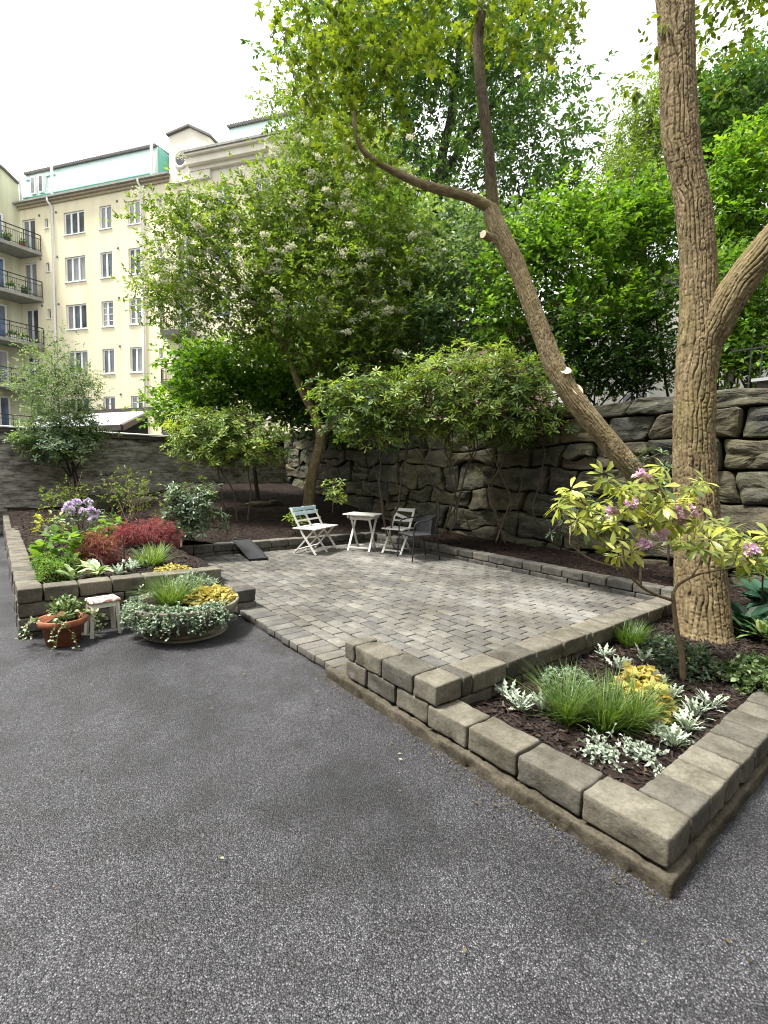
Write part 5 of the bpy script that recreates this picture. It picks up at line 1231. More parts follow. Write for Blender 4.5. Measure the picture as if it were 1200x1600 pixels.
for q, (lab, ls, w_, mt_, n_, bs_) in enumerate(shr):
    lb = [pxlobe(*l, w_, .55*min(l[2], l[3])*w_/FPX+.25) for l in ls]; rng = np.random.RandomState(200+q)
    b0 = W(bs_[0], bs_[1], w_+.3); mains = []
    for s_ in range(5):
        l = ls[rng.randint(len(ls))]; tp = W(l[0]+rng.uniform(-20, 20), l[1]+15, w_); st_ = b0+A(rng.uniform(-.25, .25), rng.uniform(-.5, .5), 0); st_[2] = 2.5
        mains.append(([st_, st_*.55+tp*.45+rng.randn(3)*.08, tp], [.022, .016, .009]))
    big = q in (1, 2, 3, 4)
    tree('leafy_shrub', lab, 'shrub', (b0[0], b0[1], 2.55), mains, lb, int(n_*1.15), .13, dict(kind='oval' if big else 'leaf', rc=.25, nsp=9, nl=5, slen=.17, ll=.105, lw=.062, up=.4, base=.5 if q != 6 else .3, clumpvar=.2, curl=.15), 300+q, mt_, 'twig' if q != 6 else 'twigdark', group='shrubs on the boulder wall', k=6)
# ---- rhododendrons in front of the boulder wall
rh = [('rhododendron with bare twisted stems behind folding table', [(560, 650, 52, 36), (605, 625, 60, 40), (540, 620, 38, 28), (610, 670, 55, 25)], 8.6, [((605, 838), (600, 760), (590, 690), (570, 650)), ((612, 838), (622, 770), (640, 700), (610, 640))], 84, .4),
      ('rhododendron with pale lime new shoots on top, above armchair', [(690, 595, 65, 38), (745, 578, 60, 30), (700, 645, 70, 40), (655, 625, 45, 36), (740, 655, 60, 32)], 8.5, [((678, 842), (690, 790), (655, 700), (690, 640)), ((690, 840), (710, 770), (695, 690), (720, 620)), ((700, 835), (715, 780), (740, 690), (740, 620))], 110, .62),
      ('rhododendron with twisted bare stems touching leaning trunk', [(800, 612, 55, 35), (840, 650, 42, 34), (780, 655, 60, 36), (815, 588, 40, 24)], 8.2, [((775, 848), (800, 790), (770, 700), (785, 650)), ((790, 850), (760, 770), (800, 690), (820, 640)), ((880, 862), (830, 800), (850, 720), (835, 660))], 96, .5)]
for q, (lab, ls, w_, stems, n_, bs_) in enumerate(rh):
    lb = [pxlobe(*l, w_, .5) for l in ls]; mains = []
    for s_ in stems:
        rs = np.random.RandomState(int(s_[0][0]*7+q)); a0 = np.array(s_, float); tq = np.linspace(0, 3, 9)
        xs_ = np.interp(tq, range(4), a0[:, 0])+rs.randn(9)*np.r_[0, np.full(7, 3.), 0]; ys_ = np.interp(tq, range(4), a0[:, 1])
        for e in range(2):
            k_ = 1-.35*e; pts = [W(x_+e*rs.randn()*9*i_/4, y_, w_-.05*i_/3+e*.12) for i_, (x_, y_) in enumerate(zip(xs_, ys_))]
            mains.append((pts, list(np.linspace(.017, .008, 9)*k_)))
    tree('rhododendron', lab, 'shrub', mains[0][0][0], mains, lb, int(n_*1.7), .11, None, 400+q, 'lf_rhodo', 'twig', group='rhododendrons before the boulder wall', k=8, shell=.6, rosette=dict(per=5, spread=.18, n=9, l=.12, w=.038, base=bs_+.05, cvar=.22))
lb = [pxlobe(330, 688, 60, 36, 10.2, .6), pxlobe(395, 695, 50, 34, 10.2, .55), pxlobe(300, 665, 30, 18, 10.4, .4), pxlobe(360, 660, 50, 18, 10.3, .5)]
mains = [([W(a_, b_, 10.1) for a_, b_ in s_], [.02, .017, .013, .01]) for s_ in (((371, 825), (365, 770), (345, 735), (325, 690)), ((385, 828), (392, 770), (388, 735), (400, 695)), ((352, 805), (345, 760), (340, 720), (350, 690)))]
tree('rhododendron', 'flat topped rhododendron with slender stems at left of the bent trunk', 'shrub', mains[0][0][0], mains, lb, 170, .11, None, 410, 'lf_rhodo', 'twig', group='rhododendrons before the boulder wall', k=8, rosette=dict(per=5, spread=.18, n=9, l=.13, w=.042, base=.68, cvar=.2))
for q, (x_, y_, w_, lab) in enumerate(((520, 790, 9.6, 'small young rhododendron seedling right of bent trunk'), (462, 822, 9.3, 'tiny rhododendron seedling left of folding bench'))):
    lb = [pxlobe(x_, y_-25+q*12, 20-q*8, 25-q*12, w_, .18)]; b0 = W(x_, y_+12, w_)
    tree('rhododendron_seedling', lab, 'shrub', b0, [([b0, W(x_, y_-10, w_)], [.01, .006])], lb, 12-q*5, .1, None, 420+q, 'lf_rhodo', 'twig', k=6, rosette=dict(per=2, spread=.06, n=8, l=.12, w=.035, base=.6))

# ================================================================== SMALL PLANTS
def gpt(x, y, z=None):
    "bed point under photo pixel"
    z0 = .13 if z is None else z
    for _ in range(6):
        p = G(x, y, z0); z0 = ground(p[0], p[1])
    return A(p[0], p[1], z0)
def grass_tuft(name, label, c, n, h, spread, seed, mat='lf_grass', lean=.5, w=.007, base=.5, group=None):
    rng = np.random.RandomState(seed); t = thing(name, label, 'grass', c, group); LV = Leaves()
    a = rng.uniform(0, 6.28, n); rr = np.sqrt(rng.rand(n))*spread; B = np.asarray(c)+np.stack([np.cos(a)*rr, np.sin(a)*rr, np.full(n, -.01)], -1)
    out = np.stack([np.cos(a), np.sin(a), np.zeros(n)], -1); k = rng.uniform(.05, 1, n)[:, None]*lean*(rr[:, None]/spread*.7+.3)
    D = nrm(A(0, 0, 1.)+out*k+rng.randn(n, 3)*.1); ln = h*rng.uniform(.55, 1.15, n)
    S = nrm(np.cross(D, out)+1e-6)
    LV.add('blade', B, D, np.tile(A(0, 0, 1.), (n, 1))+out*.05, ln, w*rng.uniform(.6, 1.3, n), base+rng.randn(n)*.22, rng.uniform(.1, .8, n))
    LV.build('blades', M[mat], t); return t
def lobed_plant(name, label, cat, c, n, h, seed, kind='lobed', mat='lf_silver', wr=.42, spread=.05, base=.6, up=1., group=None, var=.2):
    rng = np.random.RandomState(seed); t = thing(name, label, cat, c, group); LV = Leaves()
    a = rng.uniform(0, 6.28, n); out = np.stack([np.cos(a), np.sin(a), np.zeros(n)], -1); lift = rng.uniform(.25, 1.8, n)*up
    D = nrm(out+A(0, 0, 1.)*lift[:, None]); B = np.asarray(c)+out*spread*rng.rand(n)[:, None]+A(0, 0, 1.)*(rng.rand(n)*h*.35)[:, None]
    ln = h*rng.uniform(.5, 1., n); N = nrm(A(0, 0, 1.)-out*lift[:, None]*.6+rng.randn(n, 3)*.25)
    LV.add(kind, B, D, N, ln, ln*wr, base+rng.randn(n)*var, rng.uniform(.0, .4, n)); LV.build('leaves', M[mat], t); return t
def mound(name, label, cat, c, r, n, ll, lw, seed, mat, kind='leaf', base=.5, var=.22, group=None, stems=None, shell=.5, up=.4):
    "dome of leaves on thin stems"
    rng = np.random.RandomState(seed); t = thing(name, label, cat, c, group); LV = Leaves(); r = A(*r)
    d = nrm(rng.randn(n, 3)); d[:, 2] = np.abs(d[:, 2]); P = np.asarray(c)+d*r*(shell+(1-shell)*rng.rand(n)**.5)[:, None]*(1+.18*vnoise(d*3, seed))[:, None]
    out = nrm(d+rng.randn(n, 3)*.6+A(0, 0, up)); s = rng.uniform(.6, 1.2, n)
    LV.add(kind, P, nrm(out*A(1, 1, .4)+rng.randn(n, 3)*.3), nrm(d*.5+A(0, 0, 1.)+rng.randn(n, 3)*.4), ll*s, lw*s, base+rng.randn(n)*var+.15*vnoise(P*9, seed), .15); LV.build('leaves', M[mat], t)
    m_ = min(60, n//6); sel = rng.choice(n, m_, replace=False); V, F = segs_mesh(np.asarray(c)+rng.randn(m_, 3)*A(.15, .15, 0)*r, P[sel], np.full(m_, .004), np.full(m_, .002), 4); link('stems', mesh('stems', V, F, M[stems or 'twig']), t, kind='stuff')
    return t
def trailing(LV, c, n, length, rng, kind, ll, lw, base=.5, drop=0., step=.025, var=.25, stems=None, spread=1., zmin=None):
    "runners that creep outward and hang"
    for q in range(n):
        a = rng.uniform(0, 6.28) if np.ndim(spread) == 0 else rng.uniform(*spread); p = np.array(c, float); d = A(math.cos(a), math.sin(a), .5); pts = [p.copy()]
        for k in range(int(length*rng.uniform(.5, 1.1)/step)):
            d = nrm(d+rng.randn(3)*.3+A(0, 0, -.22*(1+drop))); p = p+d*step
            if zmin is not None and p[2] < zmin: p[2] = zmin; d[2] = abs(d[2])*.2
            pts.append(p.copy())
        P = np.array(pts); n_ = len(P)
        if stems is not None and n_ > 2: stems.append(P)
        for e in range(2):
            dd = nrm(rng.randn(n_, 3)+A(0, 0, .3)); s = rng.uniform(.6, 1.2, n_)
            LV.add(kind, P, dd, nrm(A(0, 0, 1.)+rng.randn(n_, 3)*.5), ll*s, lw*s, base+rng.randn(n_)*var, .1)
def stems_obj(stems, r, mat, parent):
    P0 = np.concatenate([p[:-1] for p in stems]); P1 = np.concatenate([p[1:] for p in stems]); V, F = segs_mesh(P0, P1, np.full(len(P0), r), np.full(len(P0), r), 4)
    link('runners', mesh('runners', V, F, mat), parent, kind='stuff')

# ---- foreground rhododendron with pink flowers
c0 = gpt(1068, 1062); dw = depth(c0)
t = thing('flowering_rhododendron', 'yellow green rhododendron with pink flowers before thick trunk', 'shrub', c0)
def rp(x, y, o=0): return W(x, y, dw+o)
st1 = [c0-A(0, 0, .05), rp(1066, 1030), rp(1060, 1000), rp(1055, 965), rp(1051, 925)]
st = [(st1, [.021, .019, .0165, .015, .013]),
      ([rp(1050, 938), rp(1022, 928), rp(1000, 915, -.05), rp(978, 890, -.1), rp(972, 850, -.1)], [.011, .01, .009, .008, .006]),
      ([rp(1051, 928), rp(1062, 912, .05), rp(1095, 896, .05), rp(1130, 890, .02), rp(1175, 880, 0)], [.011, .009, .008, .007, .005]),
      ([rp(1001, 915, -.05), rp(1002, 880), rp(1010, 840), rp(1015, 800)], [.008, .007, .006, .005]),
      ([rp(978, 890, -.1), rp(940, 880, -.2), rp(915, 870, -.25), rp(890, 850, -.3)], [.007, .006, .005, .004]),
      ([rp(1080, 903, .05), rp(1105, 860, .1), rp(1120, 830, .1)], [.007, .006, .005])]
for q, (p_, r_) in enumerate(st): trunk_mesh('stem', p_, r_, M['twigtan'], t, 10, .03)
rng = np.random.RandomState(9)
ros = [(940, 742), (965, 770), (985, 762), (1010, 770), (1030, 765), (1015, 745), (888, 785), (905, 775), (875, 795), (915, 800), (900, 815), (925, 812), (940, 820), (960, 825), (985, 790), (1000, 800), (1020, 790), (1040, 785), (1045, 815), (1060, 825), (1080, 765), (1075, 778), (975, 848), (985, 862), (950, 860), (1030, 820), (1060, 845), (1085, 815), (1100, 822), (1115, 815), (1130, 830), (1140, 838), (1075, 850), (1090, 860), (1110, 845), (1125, 860), (1150, 850), (1170, 845), (1150, 872), (1185, 858), (1165, 870), (1205, 850), (1000, 825), (960, 800), (935, 790), (1215, 880)]
C = np.array([rp(x_, y_, rng.uniform(-.3, .3)) for x_, y_ in ros]+[rp(x_+rng.uniform(-22, 22), y_+rng.uniform(-14, 14), rng.uniform(-.3, .3)) for x_, y_ in ros if rng.rand() < .7])
nodes = [list(zip(*smoothpath(p_, r_, .05))) for p_, r_ in st]
P, par, r, nm = grow(nodes, C, rng, .08, .0028, upbias=.5); twigs(P, par, r, nm, M['twigtan'], t)
LV = Leaves(); axv = nrm(A(0, 0, 1.)+rng.randn(len(C), 3)*.35+A(-.25, -.3, 0)); rosettes(LV, 'rhodo', C, axv, 12, .115, .04, rng, droop=.8, base=.55, var=.2, cvar=.18, curl=.25); LV.build('leaves', M['lf_yellowrh'], t, True)
for (x_, y_) in ((1000, 744), (1012, 750), (985, 787), (955, 800), (1056, 798), (1076, 800), (1034, 836), (1006, 851), (1172, 858), (1062, 812)):
    cc = rp(x_, y_, rng.uniform(-.2, -.05)); n = 38; FL = Leaves(); d = nrm(rng.randn(n, 3)+A(-.3, -.4, .4)); FL.add('round', cc+d*rng.uniform(.005, .03, (n, 1)), d, nrm(np.cross(d, rng.randn(n, 3))), rng.uniform(.02, .036, n), .028, rng.rand(n), .3); FL.build('flower', M['fl_pink'], t)

# ---- front bed
G1 = 'grasses of the front bed'
for q, (x_, y_, n_, h_, sp_, lab) in enumerate(((885, 1125, 300, .31, .06, 'left tuft of three tall grasses in front bed'), (945, 1140, 300, .33, .055, 'middle tuft of three tall grasses in front bed'), (990, 1135, 260, .3, .05, 'right tuft of three tall grasses, beside amber leaves'), (985, 1005, 380, .2, .09, 'low dark green grass tuft beside patio edging'))):
    grass_tuft('grass_tuft', lab, gpt(x_, y_), n_, h_, sp_, 500+q, lean=.75, w=.006, group=G1, base=.5 if q < 3 else .3)
mound('periwinkle', 'grey green leafy plant behind tall grasses in front bed', 'plant', gpt(885, 1075), (.17, .17, .13), 420, .035, .018, 510, 'lf_sage', base=.35)
for q, (x_, y_, lab) in enumerate(((1000, 1085, 'amber and yellow leaved plant, back half of the pair'), (1015, 1110, 'amber and yellow leaved plant, front half of the pair'))):
    mound('coral_bells', lab+', front bed', 'plant', gpt(x_, y_), (.13, .12, .15), 260, .06, .06, 520+q, 'lf_amber', 'maple', .6, .28, 'amber leaved plants')
sil = [(792, 1092, 'silver dusty plant nearest patio corner'), (812, 1108, 'silver dusty plant second from patio corner'), (845, 1112, 'greener silver plant left of grasses'), (945, 1030, 'silver plant in front of low dark grass'), (968, 1048, 'silver plant above amber leaves'), (1005, 1035, 'silver plant left of rhododendron stem'), (1030, 1075, 'silver plant between amber leaves and rhododendron stem'), (1048, 1092, 'silver plant just left of rhododendron stem foot'), (1085, 1120, 'tall silver plant right of amber leaves'), (1110, 1108, 'silver plant nearest right block edging'), (1070, 1140, 'silver plant at foot of right block edging, second in row'), (1050, 1165, 'silver plant at foot of right block edging, third in row')]
for q, (x_, y_, lab) in enumerate(sil): lobed_plant('silver_ragwort', lab, 'plant', gpt(x_, y_), 32, .1, 530+q, group='silver plants of the front bed', spread=.035, up=1.7)
rng = np.random.RandomState(77)
for q, (x_, y_, lab) in enumerate(((935, 1180, 'trailing silver plant behind front block edging'), (1005, 1190, 'round trailing silver plant in bed corner'), (1045, 1150, 'trailing silver plant beside right grass tuft'))):
    c = gpt(x_, y_); t = thing('trailing_silver_plant', lab, 'plant', c, 'trailing silver plants'); LV = Leaves(); ss_ = []
    trailing(LV, c+A(0, 0, .03), 30, .16, rng, 'leaf', .024, .018, .65, stems=ss_, zmin=c[2]+.01); LV.build('leaves', M['lf_silver'], t); stems_obj(ss_, .0015, M['lf_silver'], t)
mound('spurge', 'dark leafy low shrub with pale tips at foot of thick trunk', 'shrub', gpt(1075, 1045), (.26, .2, .17), 800, .05, .019, 550, 'lf_pieris', base=.35, var=.25)
mound('spurge', 'dark leafy low shrub with pale tips left of rhododendron stem', 'shrub', gpt(1040, 1020), (.16, .16, .13), 420, .05, .019, 551, 'lf_pieris', base=.35, var=.25)
c = gpt(1195, 1085); t = thing('ground_ivy', 'green trailing ivy spilling at right end of front bed', 'plant', c); LV = Leaves(); ss_ = []
for dx, dy in ((0, 0), (.12, .1), (.25, -.02), (.3, .15), (.45, .05)): trailing(LV, c+A(dx, dy, .08), 16, .3, rng, 'oval', .038, .03, .4, stems=ss_, zmin=c[2]+.015)
LV.build('leaves', M['lf_ivy'], t); stems_obj(ss_, .0016, M['twig'], t)
for q, (x_, y_, h_, lab, mt_) in enumerate(((1165, 985, .3, 'blue green hosta with broad leaves right of thick trunk', 'lf_darkhosta'), (1190, 1000, .28, 'pale edged hosta with narrow leaves at right edge', 'lf_hosta'), (1200, 950, .34, 'dark hosta behind pale edged hosta at right edge', 'lf_darkhosta'))):
    lobed_plant('hosta', lab, 'plant', gpt(x_, y_), 46, h_, 560+q, 'oval', mt_, .42 if q != 1 else .2, .08, .45, .8, 'hostas beside the thick trunk', .3)
lb = [pxlobe(1190, 890, 25, 18, 4.4, .2)]; b0 = W(1190, 945, 4.5)
tree('rhododendron_seedling', 'small rhododendron behind pale hosta at right edge', 'shrub', b0, [([b0, W(1192, 900, 4.4)], [.01, .006])], lb, 9, .08, None, 571, 'lf_rhodo', 'twig', k=6, rosette=dict(per=2, spread=.05, n=8, l=.1, w=.03, base=.5))
lb = [pxlobe(925, 800, 35, 28, 6.1, .25), pxlobe(890, 815, 22, 25, 6.2, .2)]; b0 = W(905, 868, 6.2)
tree('rhododendron_seedling', 'dark green shrub behind yellow rhododendron before boulder wall', 'shrub', b0, [([b0, W(905, 830, 6.2), W(915, 800, 6.1)], [.012, .009, .006])], lb, 30, .09, None, 572, 'lf_pieris', 'twig', k=6, rosette=dict(per=2, spread=.08, n=8, l=.09, w=.025, base=.3))
lb = [pxlobe(1030, 735, 40, 28, 5.9, .3), pxlobe(1040, 780, 30, 25, 5.9, .25)]; b0 = W(1045, 880, 5.9)
tree('rhododendron_seedling', 'green shrub between leaning trunk foot and thick trunk', 'shrub', b0, [([b0, W(1042, 810, 5.9), W(1035, 750, 5.9)], [.014, .01, .006])], lb, 30, .1, None, 573, 'lf_pieris', 'twig', k=6, rosette=dict(per=2, spread=.09, n=8, l=.1, w=.03, base=.4))

# ---- raised flower bed on the left
def tall_lace(name, label, c, lobes, n, seed, mat, ll, lw, kind='leaf', droop=.5, base=.5):
    "weeping lace-leaf maple: layered drooping sprays on a short stem"
    rng = np.random.RandomState(seed); t = thing(name, label, 'shrub', c, 'lace leaved maples'); C = sample_lobes(lobes, n, rng, .05, .6); top = C.mean(0)
    P, par, r, nm = grow([[(np.asarray(c), .012), (np.asarray(c)*.5+top*.5, .01), (top, .008)]], C, rng, .08, .0025, upbias=-.2); twigs(P, par, r, nm, M['twigdark'], t, k=4); trunk_mesh('stem', [np.asarray(c), np.asarray(c)*.5+top*.5+A(.02, 0, 0), top], [.014, .011, .008], M['twigdark'], t, 8)
    LV = Leaves()
    for e in range(9):
        o = C+rng.randn(len(C), 3)*A(.06, .06, .03)
        for q in range(5):
            d = nrm((o-top)*A(1, 1, .2)*1.5+rng.randn(len(C), 3)*.35+A(0, 0, -droop)); s = rng.uniform(.6, 1.2, len(C))
            LV.add(kind, o, d, nrm(A(0, 0, 1.)+rng.randn(len(C), 3)*.3), ll*s, lw*s, base+rng.randn(len(C))*.2+.2*(o[:, 2]-top[2])/.2, .3)
    LV.build('crown', M[mat], t)
tall_lace('lace_maple', 'wide dark red lace leaved maple, rear one of two', gpt(240, 862, .36), [pxlobe(225, 828, 44, 16, 7.0, .32), pxlobe(252, 841, 24, 11, 7.0, .22)], 80, 600, 'lf_red', .085, .009, droop=.15, base=.65)
tall_lace('lace_maple', 'upright red and green lace leaved maple, front one of two', gpt(165, 900, .36), [pxlobe(148, 852, 26, 18, 5.6, .18), pxlobe(150, 872, 31, 15, 5.6, .18)], 58, 601, 'lf_redgreen', .075, .01, droop=.12, base=.5)
c = gpt(100, 882, .36); mound('hydrangea', 'bright green broad leaved shrub at left of red maples', 'shrub', c, (.3, .28, .38), 130, .13, .1, 610, 'lf_green', 'oval', .62, .18)
c = gpt(175, 850, .36); mound('hydrangea', 'green shrub between lilac flowers and rear red maple', 'shrub', c, (.28, .24, .36), 110, .11, .075, 611, 'lf_green', 'oval', .6, .2)
mound('boxwood', 'round fine leaved green bush at corner of raised bed, front', 'shrub', gpt(82, 908, .36), (.15, .14, .22), 900, .028, .014, 612, 'lf_green', base=.7, shell=.4)
mound('boxwood', 'fine leaved green bush at corner of raised bed, behind', 'shrub', gpt(72, 893, .36), (.14, .14, .2), 700, .028, .014, 613, 'lf_green', base=.75, shell=.4)
mound('boxwood', 'small dark fine leaved bush left of front red maple', 'shrub', gpt(108, 893, .36), (.13, .13, .2), 700, .028, .014, 614, 'lf_green', base=.35, shell=.4)
for q, (x_, y_, h_, lab) in enumerate(((112, 908, .22, 'pale edged hosta beside fine leaved bush'), (152, 904, .23, 'pale edged hosta with upright leaves at foot of front red maple'))):
    lobed_plant('hosta', lab, 'plant', gpt(x_, y_, .36), 20, h_, 620+q, 'oval', 'lf_hosta', .42, .03, .7, .7, 'hostas in the raised bed', .25)
for q, (x_, y_, lab) in enumerate(((185, 898, 'grey leaved plant left of bed stem'), (205, 893, 'grey leaved plant right of bed stem'), (222, 888, 'grey leaved plant nearest patio edging'))):
    lobed_plant('silver_ragwort', lab, 'plant', gpt(x_, y_, .36), 26, .13, 630+q, mat='lf_sage', group='grey plants in the raised bed')
grass_tuft('grass_tuft', 'bright green grass tuft between red maples and patio', gpt(236, 884, .36), 220, .24, .1, 640, lean=.7, w=.014, base=.6, group='grasses of the raised bed')
grass_tuft('grass_tuft', 'smaller bright grass tuft behind patio edging in raised bed', gpt(247, 872, .36), 150, .2, .08, 641, lean=.7, w=.014, base=.65, group='grasses of the raised bed')
mound('sedum', 'low golden cushion plant in corner of raised bed', 'plant', gpt(270, 893, .34), (.2, .12, .08), 350, .03, .022, 642, 'lf_gold', 'round')
t = mound('rhododendron', 'rhododendron with pale lilac flowers in raised bed', 'shrub', gpt(130, 838, .4), (.5, .4, .5), 240, .13, .045, 650, 'lf_pieris', 'rhodo', .7, .25)
rng = np.random.RandomState(88)
for (x_, y_) in ((108, 790), (120, 785), (130, 800), (142, 798), (150, 803), (146, 812), (112, 798), (105, 797), (138, 785)):
    cc = W(x_, y_, 7.6+rng.uniform(-.2, .2)); n = 40; FL = Leaves(); d = nrm(rng.randn(n, 3)+A(-.2, -.3, .4)); FL.add('round', cc+d*.025, d, nrm(np.cross(d, rng.randn(n, 3))), rng.uniform(.04, .06, n), .05, rng.rand(n), .2); FL.build('flower', M['fl_lilac'], t)
mound('rhododendron', 'small yellow green rhododendron left of lilac flowers', 'shrub', gpt(78, 830, .4), (.22, .2, .33), 90, .12, .045, 651, 'lf_yellowrh', 'rhodo', .6, .25)
# glossy shrub at the corner of the patio
c = gpt(283, 856, .33); lb = [pxlobe(300, 785, 38, 28, 7.6, .3), pxlobe(280, 815, 30, 25, 7.5, .28), pxlobe(318, 805, 25, 22, 7.6, .25)]
tree('glossy_shrub', 'glossy blue green shrub at back corner of patio', 'shrub', c, [([c, W(285, 830, 7.5), W(298, 795, 7.6)], [.018, .014, .009]), ([W(285, 832, 7.5), W(310, 812, 7.6)], [.01, .006])], lb, 70, .09, None, 660, 'lf_pieris', 'twig', k=8, rosette=dict(per=4, spread=.09, n=9, l=.1, w=.034, base=.55))
# bare twiggy bushes
for q, (x_, y_, ls, lab) in enumerate(((205, 818, [(205, 770, 38, 35), (185, 760, 20, 25), (225, 775, 22, 28)], 'twiggy half bare bush before weathered wall, right of lilac flowers'), (112, 812, [(110, 775, 30, 22), (95, 780, 20, 18)], 'twiggy half bare bush under small tree'))):
    w_ = 9.6; rng = np.random.RandomState(670+q); c = W(x_, y_, w_); mains = []
    for s_ in range(14):
        a = rng.uniform(-1, 1); tp = W(x_+a*42, y_-rng.uniform(45, 80), w_+rng.uniform(-.4, .4)); b0 = c+A(rng.uniform(-.2, .2), rng.uniform(-.2, .2), -.05); mains.append(([b0, b0*.5+tp*.5+rng.randn(3)*.04, tp], [.009, .007, .003]))
    tree('twiggy_bush', lab, 'shrub', c, mains, [pxlobe(*l, w_, .4) for l in ls], 60, .1, dict(kind='leaf', rc=.12, nsp=3, nl=4, slen=.08, ll=.05, lw=.03, up=.6, base=.75), 680+q, 'lf_elder', 'twigtan', k=5, tip=.0025)
# small tree with bluish lower crown
c = W(130, 800, 10.6)
mains = [([c, W(126, 775, 10.6), W(115, 752, 10.6), W(105, 725, 10.5), W(95, 690, 10.5), W(92, 630, 10.4), W(85, 570, 10.4)], [.03, .027, .022, .018, .014, .01, .005]),
         ([W(118, 756, 10.6), W(112, 720, 10.6), W(118, 690, 10.7)], [.014, .011, .008]), ([W(110, 745, 10.6), W(85, 715, 10.4), W(55, 700, 10.3)], [.014, .01, .007]), ([W(112, 745, 10.6), W(125, 720, 10.7), W(142, 695, 10.8)], [.013, .01, .007])]
tree('small_tree', 'small airy tree with pale leaves before weathered wall, tip at balconies', 'tree', c, mains, [pxlobe(95, 620, 50, 40, 10.4, .5), pxlobe(85, 570, 35, 25, 10.4, .4), pxlobe(55, 600, 28, 28, 10.3, .35), pxlobe(130, 595, 28, 22, 10.5, .35), pxlobe(100, 655, 55, 25, 10.4, .5), pxlobe(45, 545, 14, 10, 10.3, .15), pxlobe(92, 545, 20, 18, 10.4, .2), pxlobe(50, 690, 25, 20, 10.3, .3)], 260, .1, dict(kind='leaf', rc=.2, nsp=8, nl=6, slen=.16, ll=.065, lw=.028, up=.4, base=.75), 690, 'lf_teal', 'twigdark', k=8, tip=.003)
lb = [pxlobe(70, 680, 45, 26, 10.3, .45), pxlobe(130, 668, 38, 26, 10.5, .4), pxlobe(100, 695, 62, 24, 10.4, .45), pxlobe(50, 705, 26, 18, 10.3, .3)]; c = W(133, 802, 10.5)
tree('small_tree', 'dense blue green rhododendron crown under airy small tree', 'shrub', c, [([c, W(124, 760, 10.5), W(112, 715, 10.4), W(105, 690, 10.4)], [.022, .018, .014, .01])], lb, 90, .12, None, 691, 'lf_teal', 'twigdark', k=8, rosette=dict(per=5, spread=.12, n=9, l=.11, w=.04, base=.65, cvar=.2))
# thin tied stem in the raised bed
c = gpt(193, 900, .36); t = thing('young_stem', 'thin bare young stem tied with pale tape, in raised bed', 'plant', c); trunk_mesh('stem', [c-A(0, 0, .02), c+A(.01, .01, .25), c+A(.0, .03, .42)], [.012, .01, .007], M['twig'], t, 8); trunk_mesh('tape', [c+A(.006, .006, .13), c+A(.008, .008, .17)], [.014, .014], M['white'], t, 8)

# ---- terracotta pot with variegated ivy
pc = A(.42, 4.87, -.04); t = thing('terracotta_pot', 'terracotta flower pot standing beside little stool', 'pot', pc)
V, F = lathe([(0, .0), (.115, .0), (.122, .005), (.155, .17), (.178, .172), (.185, .18), (.185, .222), (.178, .228), (.166, .225), (.16, .19), (0, .185)], 40, pc); link('pot_body', mesh('pot_body', V, F, M['terra'], True), t)
V, F = lathe([(0, .19), (.158, .188)], 24, pc); link('soil', mesh('soil', V, F[:, ::-1], M['mulch']), t)
rng = np.random.RandomState(99); t = thing('variegated_ivy', 'variegated ivy trailing out of terracotta pot', 'plant', pc+A(0, 0, .19)); LV = Leaves(); ss_ = []
trailing(LV, pc+A(0, 0, .2), 30, .17, rng, 'oval', .034, .027, .5, stems=ss_); trailing(LV, pc+A(-.16, -.02, .23), 4, .34, rng, 'oval', .026, .02, .7, drop=.6, stems=ss_, spread=(2.6, 3.6), zmin=-.02); trailing(LV, pc+A(-.03, -.17, .23), 3, .34, rng, 'oval', .026, .02, .7, drop=.6, stems=ss_, spread=(4.2, 5.2), zmin=-.02); trailing(LV, pc+A(.17, .0, .23), 4, .3, rng, 'oval', .036, .03, .7, drop=.6, stems=ss_, spread=(-.6, .3), zmin=-.02)
d = nrm(rng.randn(200, 3)); d[:, 2] = np.abs(d[:, 2]); LV.add('oval', pc+A(.02, 0, .24)+d*A(.14, .13, .17)*rng.uniform(.3, 1, (200, 1)), nrm(d+rng.randn(200, 3)*.5), nrm(A(0, 0, 1.)+rng.randn(200, 3)*.5), .042, .034, .45+rng.randn(200)*.3)
LV.build('leaves', M['lf_ivy'], t); stems_obj(ss_, .0018, M['twigtan'], t)

# ---- stone bowl and what grows in it
bc = A(1.36, 4.62, -.04); t = thing('stone_bowl', 'wide weathered stone planter bowl on asphalt', 'planter', bc)
V, F = lathe([(0, .0), (.26, .0), (.3, .012), (.31, .03), (.27, .045), (.26, .05), (.34, .09), (.42, .16), (.465, .24), (.478, .29), (.47, .302), (.452, .298), (.44, .26), (0, .255)], 56, bc); link('bowl_body', mesh('bowl_body', V, F, M['bowl'], True), t)
V, F = lathe([(0, .272), (.443, .264)], 32, bc); link('soil', mesh('soil', V, F[:, ::-1], M['mulch']), t)
V, F = lathe([(0, .001), (.36, .001), (.375, .014), (.37, .018), (.3, .013), (0, .013)], 48, bc+A(0, 0, -.0)); link('saucer', mesh('saucer', V, F, M['bowl'], True), t)
rng = np.random.RandomState(123); zt = .24
t = thing('trailing_silver_plant', 'silvery green trailing plant spilling over front of stone bowl', 'plant', bc+A(0, -.3, .26)); LV = Leaves(); ss_ = []
for a in np.linspace(R_(160), R_(292), 13):
    trailing(LV, bc+A(.38*math.cos(a), .38*math.sin(a), .31), 19, .27, rng, 'oval', .028, .02, .66, drop=.5, stems=ss_, spread=(a-1., a+1.), zmin=.0)
LV.build('leaves', M['lf_sage'], t); stems_obj(ss_, .0014, M['lf_sage'], t)
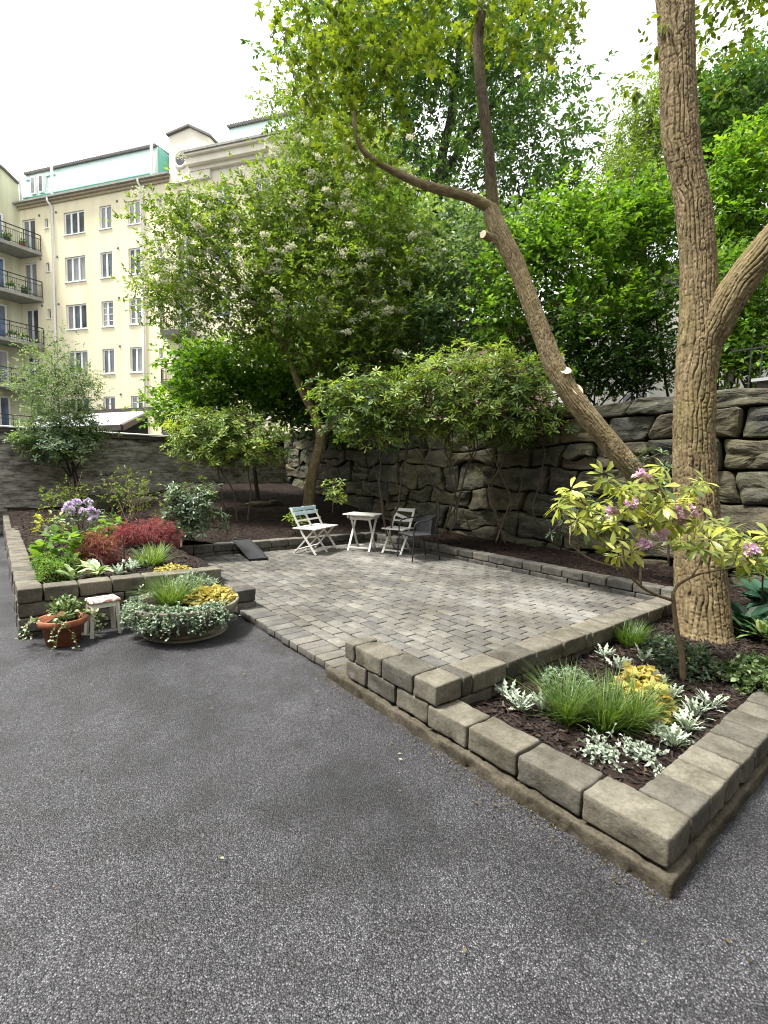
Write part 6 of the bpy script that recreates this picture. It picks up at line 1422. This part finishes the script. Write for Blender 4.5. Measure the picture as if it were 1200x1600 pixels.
cg = bc+A(.2, -.07, .27); mound('golden_creeper', 'golden yellow cushion of leaves in stone bowl', 'plant', cg, (.23, .2, .12), 700, .042, .032, 700, 'lf_gold', 'round', .6, .25)
cg = bc+A(-.12, .02, .26); grass_tuft('grass_tuft', 'green grass tuft growing in stone bowl', cg, 420, .34, .1, 701, lean=1.0, w=.007, base=.55)
cg = bc+A(.12, .24, .26); mound('pink_white_plant', 'pale green plant with pinkish leaves at back of stone bowl', 'plant', cg, (.3, .18, .22), 900, .038, .02, 702, 'lf_sage', base=.55)
cg = bc+A(.02, -.08, .26); lobed_plant('lily_leaves', 'broad bright green leaf tuft between grass and golden cushion', 'plant', cg, 7, .17, 703, 'blade', 'lf_grass', .2, .02, .6, 1.6)

# ---- fallen leaves, petals and grit on the hard surfaces
rng = np.random.RandomState(314); n = 420
P = np.stack([rng.uniform(-.6, 6.0, n), rng.uniform(.3, 7.6, n), np.zeros(n)], -1)
edge = rng.rand(n) < .6
P[edge, 0] = np.where(rng.rand(edge.sum()) < .5, 1.86-np.abs(rng.randn(edge.sum()))*.12, 6.05-np.abs(rng.randn(edge.sum()))*.25)
onp = (P[:, 0] > 2.15) & (P[:, 1] > 2.15); ona = (P[:, 0] < 1.84) & ~((P[:, 1] > 5.0)); P = P[onp | ona]; P[:, 2] = np.where(P[:, 0] > 2, PZ+.006, -.018)
n = len(P); LV = Leaves(); sz = rng.uniform(.008, .026, n)
LV.add('leaf', P, nrm(rng.randn(n, 3)*A(1, 1, .1)), nrm(A(0, 0, 1.)+rng.randn(n, 3)*.25), sz, sz*.55, rng.rand(n))
n = 900; P = np.stack([1.868-np.abs(rng.randn(n))*.05, rng.uniform(.6, 4.65, n), np.full(n, -.022)], -1)           # grit and crumbs swept against the edging
P2 = np.stack([rng.uniform(.1, 1.9, 350), 5.12-np.abs(rng.randn(350))*.05, np.full(350, -.022)], -1); P = np.vstack([P, P2]); n = len(P); sz = rng.uniform(.004, .013, n)
LV.add('leaf', P, nrm(rng.randn(n, 3)*A(1, 1, .25)), nrm(A(0, 0, 1.)+rng.randn(n, 3)*.4), sz, sz*.7, rng.rand(n)*.6)
lit = LV.build('leaf_litter', mat_leaf('litter_leaf', [(0, (.06, .045, .02)), (.5, (.14, .11, .05)), (.85, (.2, .2, .06)), (1, (.36, .33, .24))], .2), None)
lit['kind'] = 'stuff'; lit['label'] = 'fallen leaf bits and petals on asphalt and patio'
